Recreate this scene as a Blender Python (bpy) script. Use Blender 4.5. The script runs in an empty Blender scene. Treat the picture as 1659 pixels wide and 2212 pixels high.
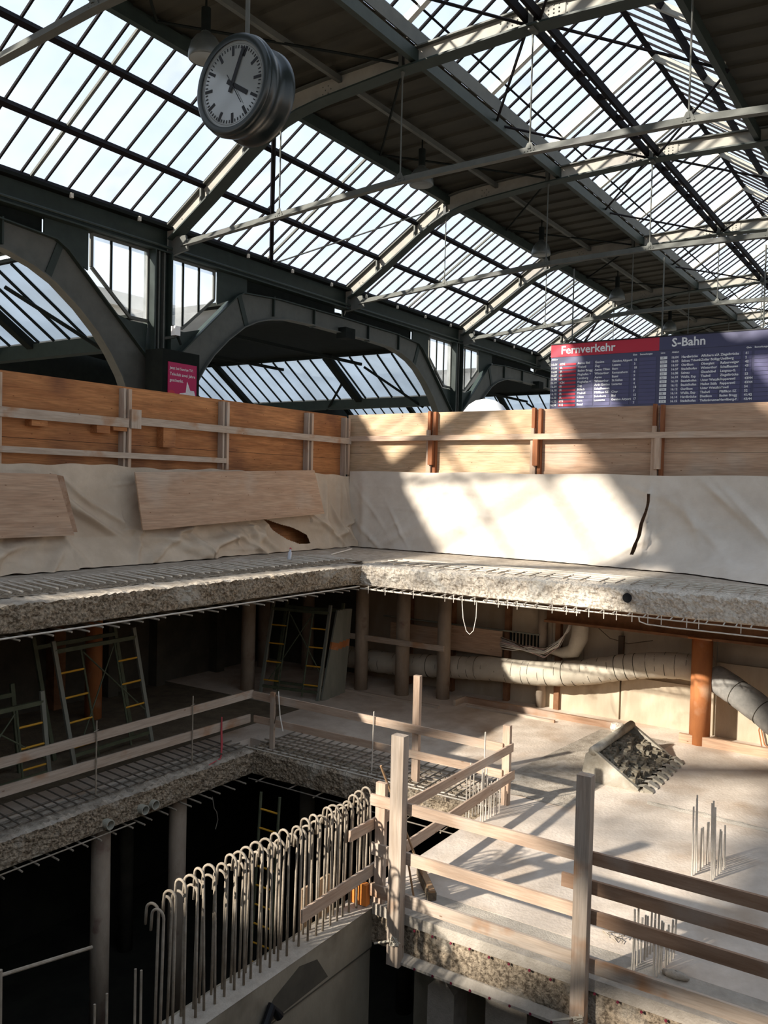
import bpy, math, random
import numpy as np
from mathutils import Vector, Matrix, noise

R = random.Random(7)
scene = bpy.context.scene
COL = scene.collection

# ------------------------------------------------------------------ camera, sky, sun, exposure
yaw, pit, rol, FPX = 0.58580236, -0.03053039, 0.0234847, 1867.07
fw = Vector((math.cos(pit) * math.cos(yaw), math.cos(pit) * math.sin(yaw), math.sin(pit)))
rt = fw.cross(Vector((0, 0, 1))).normalized()
upv = rt.cross(fw)
cr, sr = math.cos(rol), math.sin(rol)
c_right, c_up = cr * rt + sr * upv, -sr * rt + cr * upv
cam_data = bpy.data.cameras.new('camera')
cam_data.sensor_fit = 'HORIZONTAL'
cam_data.sensor_width = 36.0
cam_data.lens = FPX / 1659.0 * 36.0
cam_data.clip_end = 600
cam = bpy.data.objects.new('camera', cam_data)
COL.objects.link(cam)
cam.matrix_world = Matrix(((c_right.x, c_up.x, -fw.x, 0.0), (c_right.y, c_up.y, -fw.y, 0.0),
                           (c_right.z, c_up.z, -fw.z, 1.5), (0, 0, 0, 1)))
scene.camera = cam

world = bpy.data.worlds.new('sky')
scene.world = world
world.use_nodes = True
wn, wl = world.node_tree.nodes, world.node_tree.links
wn.clear()
w_out = wn.new('ShaderNodeOutputWorld')
w_bg = wn.new('ShaderNodeBackground')
w_tc = wn.new('ShaderNodeTexCoord')
w_sep = wn.new('ShaderNodeSeparateXYZ')
w_ramp = wn.new('ShaderNodeValToRGB')
w_noise = wn.new('ShaderNodeTexNoise')
w_mix = wn.new('ShaderNodeMix')
w_mix.data_type = 'RGBA'
wl.new(w_tc.outputs['Generated'], w_sep.inputs[0])
wl.new(w_sep.outputs['Z'], w_ramp.inputs[0])
w_ramp.color_ramp.elements[0].position = 0.0
w_ramp.color_ramp.elements[0].color = (0.57, 0.63, 0.68, 1)
w_ramp.color_ramp.elements[1].position = 0.75
w_ramp.color_ramp.elements[1].color = (0.40, 0.51, 0.68, 1)
w_noise.inputs['Scale'].default_value = 2.2
w_noise.inputs['Detail'].default_value = 5
wl.new(w_tc.outputs['Generated'], w_noise.inputs['Vector'])
w_r2 = wn.new('ShaderNodeValToRGB')
w_r2.color_ramp.elements[0].position = 0.42
w_r2.color_ramp.elements[1].position = 0.68
wl.new(w_noise.outputs[0], w_r2.inputs[0])
wl.new(w_r2.outputs[0], w_mix.inputs[0])
wl.new(w_ramp.outputs[0], w_mix.inputs[6])
w_mix.inputs[7].default_value = (0.57, 0.625, 0.68, 1)
wl.new(w_mix.outputs[2], w_bg.inputs['Color'])
w_bg.inputs['Strength'].default_value = 1.0
wl.new(w_bg.outputs[0], w_out.inputs[0])

sun_data = bpy.data.lights.new('sun', 'SUN')
sun_data.energy = 7.2
sun_data.angle = math.radians(1.3)
sun_data.color = (1.0, 0.91, 0.79)
sun = bpy.data.objects.new('sun', sun_data)
COL.objects.link(sun)
sun.rotation_euler = Vector((-1.0, 0.466, 0.559)).to_track_quat('Z', 'Y').to_euler()
sun.location = (-20, 9, 14)

scene.view_settings.view_transform = 'Standard'
scene.view_settings.look = 'None'
scene.view_settings.gamma = 1.0
scene.view_settings.use_curve_mapping = False
scene.view_settings.exposure = 0.78
scene.cycles.use_denoising = True
scene.cycles.max_bounces = 8
scene.cycles.diffuse_bounces = 5
scene.cycles.transparent_max_bounces = 24
scene.cycles.sample_clamp_indirect = 8.0

# ------------------------------------------------------------------ materials
MATS = {}


def mat(name, col, col2=None, scale=4.0, rough=0.8, bump=0.0, bscale=30.0, stretch=(1, 1, 1), metal=0.0,
        lo=0.35, hi=0.65, col3=None, s3=1.2, lo3=0.55, hi3=0.7, detail=6.0, spec=0.3, knots=None, streak=0.0):
    """procedural paint / timber / concrete: two tones by noise, a third by broad stains, fine relief by bump"""
    m = bpy.data.materials.new(name)
    m.use_nodes = True
    n, l = m.node_tree.nodes, m.node_tree.links
    b = n['Principled BSDF']
    b.inputs['Roughness'].default_value = rough
    b.inputs['Metallic'].default_value = metal
    b.inputs['Specular IOR Level'].default_value = spec
    g = n.new('ShaderNodeNewGeometry')
    mp = n.new('ShaderNodeMapping')
    mp.inputs['Scale'].default_value = stretch
    l.new(g.outputs['Position'], mp.inputs['Vector'])
    out = None
    if col2 is not None:
        t = n.new('ShaderNodeTexNoise')
        t.inputs['Scale'].default_value = scale
        t.inputs['Detail'].default_value = detail
        t.inputs['Roughness'].default_value = 0.65
        l.new(mp.outputs[0], t.inputs['Vector'])
        r = n.new('ShaderNodeValToRGB')
        r.color_ramp.elements[0].position = lo
        r.color_ramp.elements[0].color = (*col, 1)
        r.color_ramp.elements[1].position = hi
        r.color_ramp.elements[1].color = (*col2, 1)
        l.new(t.outputs[0], r.inputs[0])
        out = r.outputs[0]
    if col3 is not None:
        t3 = n.new('ShaderNodeTexNoise')
        t3.inputs['Scale'].default_value = s3
        t3.inputs['Detail'].default_value = 4
        l.new(g.outputs['Position'], t3.inputs['Vector'])
        r3 = n.new('ShaderNodeValToRGB')
        r3.color_ramp.elements[0].position = lo3
        r3.color_ramp.elements[1].position = hi3
        l.new(t3.outputs[0], r3.inputs[0])
        mx = n.new('ShaderNodeMix')
        mx.data_type = 'RGBA'
        l.new(r3.outputs[0], mx.inputs[0])
        if out is not None:
            l.new(out, mx.inputs[6])
        else:
            mx.inputs[6].default_value = (*col, 1)
        mx.inputs[7].default_value = (*col3, 1)
        out = mx.outputs[2]
    if streak:                       # fine long grain lines
        ts = n.new('ShaderNodeTexNoise')
        ts.inputs['Scale'].default_value = 55
        ts.inputs['Detail'].default_value = 3
        m3 = n.new('ShaderNodeMapping')
        m3.inputs['Scale'].default_value = [0.05 if c < 0.5 else 1 for c in stretch]
        l.new(g.outputs['Position'], m3.inputs['Vector'])
        l.new(m3.outputs[0], ts.inputs['Vector'])
        mr = n.new('ShaderNodeMapRange')
        mr.inputs['From Min'].default_value = 0.35
        mr.inputs['From Max'].default_value = 0.68
        mr.inputs['To Min'].default_value = 1.0
        mr.inputs['To Max'].default_value = 1.0 - streak
        l.new(ts.outputs[0], mr.inputs[0])
        ms = n.new('ShaderNodeMix')
        ms.data_type = 'RGBA'
        ms.blend_type = 'MULTIPLY'
        ms.inputs[0].default_value = 1.0
        l.new(out, ms.inputs[6])
        l.new(mr.outputs[0], ms.inputs[7])
        out = ms.outputs[2]
    if knots:                        # scattered knots
        tv = n.new('ShaderNodeTexVoronoi')
        tv.inputs['Scale'].default_value = knots[0]
        m4 = n.new('ShaderNodeMapping')
        m4.inputs['Scale'].default_value = [0.4 if c < 0.5 else 1 for c in stretch]
        l.new(g.outputs['Position'], m4.inputs['Vector'])
        l.new(m4.outputs[0], tv.inputs['Vector'])
        rk = n.new('ShaderNodeValToRGB')
        rk.color_ramp.elements[0].position = knots[1]
        rk.color_ramp.elements[0].color = (*knots[2], 1)
        rk.color_ramp.elements[1].position = knots[1] * 1.8
        rk.color_ramp.elements[1].color = (1, 1, 1, 1)
        l.new(tv.outputs['Distance'], rk.inputs[0])
        mk = n.new('ShaderNodeMix')
        mk.data_type = 'RGBA'
        mk.blend_type = 'MULTIPLY'
        mk.inputs[0].default_value = 1.0
        l.new(out, mk.inputs[6])
        l.new(rk.outputs[0], mk.inputs[7])
        out = mk.outputs[2]
    if out is not None:
        l.new(out, b.inputs['Base Color'])
    else:
        b.inputs['Base Color'].default_value = (*col, 1)
    if bump:
        tb = n.new('ShaderNodeTexNoise')
        tb.inputs['Scale'].default_value = bscale
        tb.inputs['Detail'].default_value = 5
        l.new(mp.outputs[0], tb.inputs['Vector'])
        bp = n.new('ShaderNodeBump')
        bp.inputs['Strength'].default_value = bump
        bp.inputs['Distance'].default_value = 0.02
        l.new(tb.outputs[0], bp.inputs['Height'])
        l.new(bp.outputs[0], b.inputs['Normal'])
    MATS[name] = m
    return m


def glass(name, clear, tint, body, dirt=None):
    """roof glass: part of the light goes straight through, part is scattered by the frosted surface"""
    m = bpy.data.materials.new(name)
    m.use_nodes = True
    n, l = m.node_tree.nodes, m.node_tree.links
    n.clear()
    o = n.new('ShaderNodeOutputMaterial')
    tr = n.new('ShaderNodeBsdfTransparent')
    tr.inputs[0].default_value = (*tint, 1)
    tl = n.new('ShaderNodeBsdfTranslucent')
    tl.inputs[0].default_value = (*body, 1)
    mx = n.new('ShaderNodeMixShader')
    if dirt:
        g = n.new('ShaderNodeNewGeometry')
        t = n.new('ShaderNodeTexNoise')
        t.inputs['Scale'].default_value = dirt[0]
        t.inputs['Detail'].default_value = 5
        l.new(g.outputs['Position'], t.inputs['Vector'])
        mr = n.new('ShaderNodeMapRange')
        mr.inputs['From Min'].default_value = 0.35
        mr.inputs['From Max'].default_value = 0.7
        mr.inputs['To Min'].default_value = 1 - clear - dirt[1]
        mr.inputs['To Max'].default_value = 1 - clear + dirt[1]
        l.new(t.outputs[0], mr.inputs[0])
        l.new(mr.outputs[0], mx.inputs[0])
    else:
        mx.inputs[0].default_value = 1 - clear
    l.new(tr.outputs[0], mx.inputs[1])
    l.new(tl.outputs[0], mx.inputs[2])
    gl = n.new('ShaderNodeBsdfGlossy')
    gl.inputs['Roughness'].default_value = 0.15
    m2 = n.new('ShaderNodeMixShader')
    m2.inputs[0].default_value = 0.04
    l.new(mx.outputs[0], m2.inputs[1])
    l.new(gl.outputs[0], m2.inputs[2])
    l.new(m2.outputs[0], o.inputs[0])
    MATS[name] = m
    return m


mat('steel_light', (0.33, 0.31, 0.265), (0.27, 0.255, 0.22), 3.0, 0.55, 0.06, 60, col3=(0.20, 0.19, 0.165), s3=0.9)
mat('steel_grey', (0.105, 0.108, 0.096), (0.08, 0.084, 0.075), 3.0, 0.55, 0.06, 60)
mat('steel_green', (0.026, 0.038, 0.032), (0.018, 0.027, 0.023), 4.0, 0.5, 0.05, 60)
mat('steel_black', (0.012, 0.015, 0.013), (0.008, 0.010, 0.009), 4.0, 0.8, spec=0.1)
mat('purlin_dark', (0.012, 0.010, 0.012), (0.009, 0.008, 0.009), 4.0, 0.8, spec=0.1)
mat('soffit', (0.046, 0.042, 0.030), (0.028, 0.027, 0.020), 1.5, 0.7, stretch=(1, 0.3, 1))
mat('lantern_beam', (0.62, 0.58, 0.50), (0.52, 0.49, 0.43), 3.0, 0.5)
glass('glass_roof', 0.90, (0.93, 0.96, 0.98), (0.70, 0.72, 0.76), (1.1, 0.05))
glass('glass_roof_grey', 0.84, (0.86, 0.87, 0.92), (0.66, 0.66, 0.72), (1.5, 0.08))
glass('glass_aisle', 0.18, (0.80, 0.85, 0.88), (0.80, 0.84, 0.85), (0.8, 0.12))
glass('glass_window', 0.80, (0.96, 0.98, 1.0), (0.9, 0.92, 0.92), (0.9, 0.12))

for ax_, st in (('x', (0.12, 1, 1)), ('y', (1, 0.12, 1)), ('z', (1, 1, 0.12))):
    # sawn spruce, pale; weathered dusty boards; orange shuttering ply; fresh three-ply
    K = (9.0, 0.045, (0.42, 0.30, 0.22))
    mat('timber_' + ax_, (0.62, 0.46, 0.345), (0.50, 0.345, 0.245), 14, 0.75, 0.15, 60, st, col3=(0.60, 0.49, 0.40), s3=1.5, knots=(6.0, 0.04, (0.5, 0.36, 0.27)), streak=0.2)
    mat('timber_dusty_' + ax_, (0.56, 0.46, 0.375), (0.46, 0.355, 0.27), 12, 0.85, 0.15, 60, st, col3=(0.44, 0.24, 0.13), s3=1.7, lo3=0.56, hi3=0.68, knots=(6.0, 0.035, (0.5, 0.38, 0.3)), streak=0.2)
    mat('ply_orange_' + ax_, (0.60, 0.265, 0.10), (0.43, 0.17, 0.06), 9, 0.7, 0.1, 50, st, col3=(0.25, 0.10, 0.045), s3=0.8, lo3=0.50, hi3=0.72, knots=K, streak=0.35)
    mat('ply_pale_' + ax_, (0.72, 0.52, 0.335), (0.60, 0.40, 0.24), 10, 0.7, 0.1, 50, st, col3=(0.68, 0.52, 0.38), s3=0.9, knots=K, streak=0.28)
    mat('ply_dusty_' + ax_, (0.58, 0.395, 0.27), (0.48, 0.30, 0.195), 9, 0.8, 0.1, 50, st, col3=(0.55, 0.42, 0.32), s3=0.8, knots=K, streak=0.25)  # also colours the hoarding bays that lie in the roof strip's shadow
mat('timber_red_z', (0.33, 0.125, 0.05), (0.22, 0.075, 0.03), 12, 0.7, 0.1, 60, (1, 1, 0.12))
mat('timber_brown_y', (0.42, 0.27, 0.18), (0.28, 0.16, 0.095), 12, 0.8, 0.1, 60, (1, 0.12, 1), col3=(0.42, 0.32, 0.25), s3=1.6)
mat('fleece', (0.64, 0.525, 0.405), (0.53, 0.425, 0.32), 2.0, 0.95, 0.25, 14, col3=(0.52, 0.41, 0.31), s3=1.1)
mat('fleece_pale', (0.70, 0.625, 0.54), (0.62, 0.545, 0.465), 2.0, 0.95, 0.2, 14, col3=(0.74, 0.68, 0.61), s3=0.9)
mat('concrete_floor', (0.72, 0.615, 0.515), (0.58, 0.48, 0.39), 2.5, 0.9, 0.35, 22, col3=(0.45, 0.33, 0.235), s3=1.1, lo3=0.52, hi3=0.74)
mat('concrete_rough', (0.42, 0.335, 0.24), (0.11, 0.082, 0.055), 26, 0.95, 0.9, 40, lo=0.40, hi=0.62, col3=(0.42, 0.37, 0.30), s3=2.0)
mat('concrete_rough_pale', (0.74, 0.66, 0.56), (0.40, 0.34, 0.275), 24, 0.95, 0.9, 40, lo=0.40, hi=0.65, col3=(0.70, 0.65, 0.57), s3=2.0)
mat('concrete_top', (0.52, 0.45, 0.37), (0.31, 0.26, 0.205), 7, 0.95, 0.6, 40, col3=(0.55, 0.50, 0.44), s3=1.5)
mat('concrete_smooth', (0.33, 0.285, 0.215), (0.25, 0.215, 0.16), 3, 0.85, 0.15, 40, (1, 1, 0.5), col3=(0.17, 0.14, 0.10), s3=1.3, lo3=0.58, hi3=0.70)
mat('concrete_cap', (0.50, 0.44, 0.37), (0.38, 0.33, 0.27), 6, 0.9, 0.4, 50)
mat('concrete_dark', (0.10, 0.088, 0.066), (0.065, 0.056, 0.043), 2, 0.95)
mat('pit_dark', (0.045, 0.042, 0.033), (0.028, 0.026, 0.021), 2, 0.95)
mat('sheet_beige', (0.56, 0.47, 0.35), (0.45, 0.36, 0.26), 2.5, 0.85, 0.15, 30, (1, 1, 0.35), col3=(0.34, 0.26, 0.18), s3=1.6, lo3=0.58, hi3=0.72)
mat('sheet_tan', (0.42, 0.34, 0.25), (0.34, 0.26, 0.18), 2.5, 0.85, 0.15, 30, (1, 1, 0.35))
mat('pipe_column', (0.40, 0.32, 0.245), (0.31, 0.24, 0.18), 5, 0.8, 0.1, 50, (1, 1, 0.4), col3=(0.22, 0.14, 0.11), s3=2.5, lo3=0.6, hi3=0.7)
mat('rust_orange', (0.50, 0.19, 0.065), (0.38, 0.135, 0.05), 4, 0.75, 0.1, 50, (1, 1, 0.3), col3=(0.56, 0.33, 0.20), s3=1.8)
mat('rust_brown', (0.27, 0.13, 0.065), (0.17, 0.08, 0.04), 5, 0.8, 0.1, 50)
mat('duct_cloth', (0.58, 0.52, 0.42), (0.50, 0.44, 0.35), 4, 0.9, 0.3, 18, col3=(0.44, 0.38, 0.30), s3=1.8)
mat('duct_grey', (0.36, 0.34, 0.31), (0.25, 0.24, 0.22), 6, 0.85, 0.4, 18)
mat('rebar_steel', (0.40, 0.34, 0.27), (0.26, 0.21, 0.155), 9, 0.75, 0.2, 90)
mat('rebar_dark', (0.22, 0.19, 0.155), (0.15, 0.125, 0.10), 9, 0.75, 0.2, 90)
mat('rebar_pale', (0.70, 0.64, 0.56), (0.55, 0.49, 0.41), 9, 0.8)
mat('cable_pale', (0.85, 0.80, 0.72), (0.72, 0.66, 0.58), 9, 0.7)
mat('cable_pink', (0.58, 0.40, 0.36))
mat('cable_dark', (0.11, 0.075, 0.05))
mat('bucket_steel', (0.40, 0.36, 0.29), (0.26, 0.225, 0.175), 6, 0.7, 0.3, 40, col3=(0.56, 0.51, 0.44), s3=3.0)
mat('rubble', (0.20, 0.165, 0.115), (0.36, 0.32, 0.25), 12, 0.95, 0.5, 50, lo=0.45, hi=0.62)
mat('frame_green', (0.10, 0.11, 0.065), (0.07, 0.077, 0.045), 5, 0.6)
mat('rung_yellow', (0.62, 0.32, 0.03), None, rough=0.6)
mat('earth_shade_floor', (0.20, 0.155, 0.105), (0.13, 0.10, 0.066), 4, 0.95, 0.5, 30)
mat('plank_alu', (0.24, 0.24, 0.195), (0.17, 0.17, 0.14), 5, 0.5, 0.05, 40, (1, 1, 0.2))
mat('clock_body', (0.020, 0.026, 0.025), (0.016, 0.021, 0.020), 4, 0.3, spec=0.5)
mat('clock_face', (0.25, 0.262, 0.255), rough=0.08, spec=1.0)
mat('black', (0.012, 0.012, 0.014), rough=0.5)
mat('white', (0.86, 0.86, 0.86), rough=0.6)
mat('pure_white_cloth', (0.92, 0.92, 0.92), rough=0.9)
mat('lamp_metal', (0.09, 0.098, 0.09), (0.065, 0.072, 0.066), 5, 0.35, spec=0.6)
mat('lamp_glass', (0.20, 0.21, 0.205), rough=0.2)
mat('board_navy', (0.040, 0.040, 0.105), (0.050, 0.048, 0.12), 0.9, 0.35, spec=0.6)
mat('board_slot', (0.060, 0.056, 0.15), (0.075, 0.07, 0.17), 1.2, 0.35, spec=0.6)
mat('board_red', (0.52, 0.028, 0.055), rough=0.35)
mat('poster_red', (0.42, 0.012, 0.09), rough=0.3)
mat('poster_white', (0.80, 0.78, 0.80), (0.62, 0.60, 0.62), 9, 0.3)
mat('tape_red', (0.55, 0.09, 0.10))
mat('form_red', (0.17, 0.016, 0.035))
mat('bottle_clear', (0.50, 0.51, 0.55), rough=0.15, spec=0.8)
mat('stone_far', (0.60, 0.57, 0.50), (0.50, 0.48, 0.43), 0.2, 0.9)
mat('broom_head', (0.22, 0.17, 0.115), (0.13, 0.10, 0.07), 30, 0.9, 0.5, 80)
mat('broom_wood', (0.36, 0.22, 0.12), rough=0.6)
mat('pvc', (0.42, 0.40, 0.33), rough=0.6)
mat('orange_plastic', (0.75, 0.25, 0.05), rough=0.5)


# ------------------------------------------------------------------ mesh helpers
UNIT, DATUM = 1.0, 0.0      # metres per drawing unit and level of the drawing's zero; the lower level is drawn at 0.9


class MB:
    """collects shapes; build() links them as one mesh object"""

    def __init__(self):
        self.v, self.f = [], []

    def add(self, vs, fs):
        o = len(self.v)
        self.v += [tuple(p) for p in vs]
        self.f += [tuple(i + o for i in f) for f in fs]
        return self

    def box(self, x0, x1, y0, y1, z0, z1):
        vs = [(x, y, z) for x in (x0, x1) for y in (y0, y1) for z in (z0, z1)]
        return self.add(vs, [(0, 1, 3, 2), (4, 6, 7, 5), (0, 4, 5, 1), (2, 3, 7, 6), (0, 2, 6, 4), (1, 5, 7, 3)])

    def beam(self, p, q, w, h, up=(0, 0, 1)):
        p, q = Vector(p), Vector(q)
        d = (q - p).normalized()
        s = d.cross(Vector(up))
        if s.length < 1e-4:
            s = d.cross(Vector((1, 0, 0)))
        s.normalize()
        u = s.cross(d)
        vs = [c + s * (a * w / 2) + u * (b * h / 2) for c in (p, q) for a, b in ((-1, -1), (1, -1), (1, 1), (-1, 1))]
        return self.add(vs, [(0, 1, 2, 3), (7, 6, 5, 4), (0, 4, 5, 1), (1, 5, 6, 2), (2, 6, 7, 3), (3, 7, 4, 0)])

    def tube(self, pts, r, n=8, caps=True):
        pts = [Vector(p) for p in pts]
        rs = r if isinstance(r, (list, tuple)) else [r] * len(pts)
        ref = None
        vs, fs = [], []
        for i, p in enumerate(pts):
            d = (pts[min(i + 1, len(pts) - 1)] - pts[max(i - 1, 0)]).normalized()
            if ref is None:
                ref = Vector((0, 0, 1)) if abs(d.z) < 0.9 else Vector((1, 0, 0))
            s = d.cross(ref).normalized()
            ref = s.cross(d).normalized()
            for k in range(n):
                a = 2 * math.pi * k / n
                vs.append(p + (s * math.cos(a) + ref * math.sin(a)) * rs[i])
        for i in range(len(pts) - 1):
            for k in range(n):
                k2 = (k + 1) % n
                fs.append((i * n + k, i * n + k2, (i + 1) * n + k2, (i + 1) * n + k))
        if caps:
            fs.append(tuple(range(n - 1, -1, -1)))
            fs.append(tuple((len(pts) - 1) * n + k for k in range(n)))
        return self.add(vs, fs)

    def extr(self, poly, axis, a, b):
        """polygon in the plane across the axis, extruded from a to b"""
        def P(u, w, t):
            return (t, u, w) if axis == 'x' else ((u, t, w) if axis == 'y' else (u, w, t))
        n = len(poly)
        vs = [P(u, w, a) for u, w in poly] + [P(u, w, b) for u, w in poly]
        fs = [tuple(range(n)), tuple(range(2 * n - 1, n - 1, -1))]
        fs += [(i, n + i, n + (i + 1) % n, (i + 1) % n) for i in range(n)]
        return self.add(vs, fs)

    def lathe(self, prof, c, axis='z', n=24, close=False):
        """prof: (radius, offset along the axis)"""
        vs, fs = [], []
        for r, t in prof:
            for k in range(n):
                a = 2 * math.pi * k / n
                u, w = r * math.cos(a), r * math.sin(a)
                if axis == 'z':
                    vs.append((c[0] + u, c[1] + w, c[2] + t))
                elif axis == 'x':
                    vs.append((c[0] + t, c[1] + u, c[2] + w))
                else:
                    vs.append((c[0] + u, c[1] + t, c[2] + w))
        for i in range(len(prof) - 1):
            for k in range(n):
                k2 = (k + 1) % n
                fs.append((i * n + k, i * n + k2, (i + 1) * n + k2, (i + 1) * n + k))
        if close:
            fs.append(tuple(range(n - 1, -1, -1)))
            fs.append(tuple((len(prof) - 1) * n + k for k in range(n)))
        return self.add(vs, fs)

    def dome(self, c, r, n=6, m=2):
        """small half-round rivet heads pointing to -x"""
        prof = [(r, 0.0), (r * 0.7, -r * 0.6), (r * 0.05, -r * 0.85)]
        return self.lathe(prof, c, 'x', n)

    def grid(self, nx, ny, fn, skip=None):
        vs = [fn(i / nx, j / ny) for j in range(ny + 1) for i in range(nx + 1)]
        fs = []
        for j in range(ny):
            for i in range(nx):
                if skip and skip((i + 0.5) / nx, (j + 0.5) / ny):
                    continue
                a = j * (nx + 1) + i
                fs.append((a, a + 1, a + nx + 2, a + nx + 1))
        return self.add(vs, fs)

    def mesh(self, name, m, smooth=False):
        me = bpy.data.meshes.new(name)
        me.from_pydata([tuple(c * UNIT for c in p) for p in self.v], [], self.f)
        me.materials.append(MATS[m] if isinstance(m, str) else m)
        if smooth:
            me.polygons.foreach_set('use_smooth', [True] * len(me.polygons))
        me.update()
        return me

    def build(self, name, m, parent=None, smooth=False, loc=None):
        o = bpy.data.objects.new(name, self.mesh(name, m, smooth))
        COL.objects.link(o)
        if parent is not None:
            o.parent = parent
        l = loc or (0, 0, 0)
        o.location = (l[0] * UNIT, l[1] * UNIT, l[2] * UNIT + (DATUM if parent is None else 0.0))
        return o


def inst(name, me, parent=None, loc=(0, 0, 0), rotz=0.0, scale=None):
    o = bpy.data.objects.new(name, me)
    COL.objects.link(o)
    if parent is not None:
        o.parent = parent
    o.location = [c * UNIT for c in loc]
    if rotz:
        o.rotation_euler = (0, 0, rotz)
    if scale:
        o.scale = scale
    return o


def empty(name, loc=(0, 0, 0), rotz=0.0):
    o = bpy.data.objects.new(name, None)
    o.empty_display_size = 0.2
    COL.objects.link(o)
    o.location = (loc[0] * UNIT, loc[1] * UNIT, loc[2] * UNIT + DATUM)
    o.rotation_euler = (0, 0, rotz)
    return o


def tag(o, label=None, cat=None, group=None, kind=None):
    if label:
        o['label'] = label
    if cat:
        o['category'] = cat
    if group:
        o['group'] = group
    if kind:
        o['kind'] = kind
    return o


def copy_tree(o, parent=None):
    c = o.copy()
    COL.objects.link(c)
    c.parent = parent
    for ch in [k for k in o.children]:
        copy_tree(ch, c)
    return c


def box(name, m, parent, *b):
    return MB().box(*b).build(name, m, parent)


def text_mesh(items, name, m, parent, bold=0.0):
    """items: (string, size, origin, right vector); upright letters joined into one flat mesh"""
    mb = MB()
    for s, size, org, right in items:
        cu = bpy.data.curves.new('lettering', 'FONT')
        cu.body = s
        cu.size = size
        cu.offset = bold * size
        cu.resolution_u = 2
        ob = bpy.data.objects.new('lettering', cu)
        me = ob.to_mesh()
        rv = Vector(right)
        vs = [Vector(org) + rv * v.co.x + Vector((0, 0, 1)) * v.co.y for v in me.vertices]
        mb.add(vs, [tuple(p.vertices) for p in me.polygons])
        ob.to_mesh_clear()
        bpy.data.objects.remove(ob)
        bpy.data.curves.remove(cu)
    return mb.build(name, m, parent)


def nz(x, y, z, s=1.0):
    return noise.noise((x * s, y * s, z * s))


# ------------------------------------------------------------------ station roof
BAY = 7.27
TX = [14.51 + BAY * k for k in range(-4, 8)]          # truss planes along the hall
RIDGE = 6.66
TOP = [(16.05, 7.55), (12.65, 9.78), (12.1, 9.88), (11.4, 9.94), (RIDGE, 10.12)]
BOT = [(16.12, 6.72), (15.87, 7.24), (14.6, 8.03), (13.46, 8.79), (12.95, 9.09), (12.5, 9.29), (12.0, 9.43), (11.4, 9.52), (9.5, 9.67), (RIDGE, 9.77)]


def mirror(pts):
    return [(2 * RIDGE - y, z) for y, z in pts]


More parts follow.
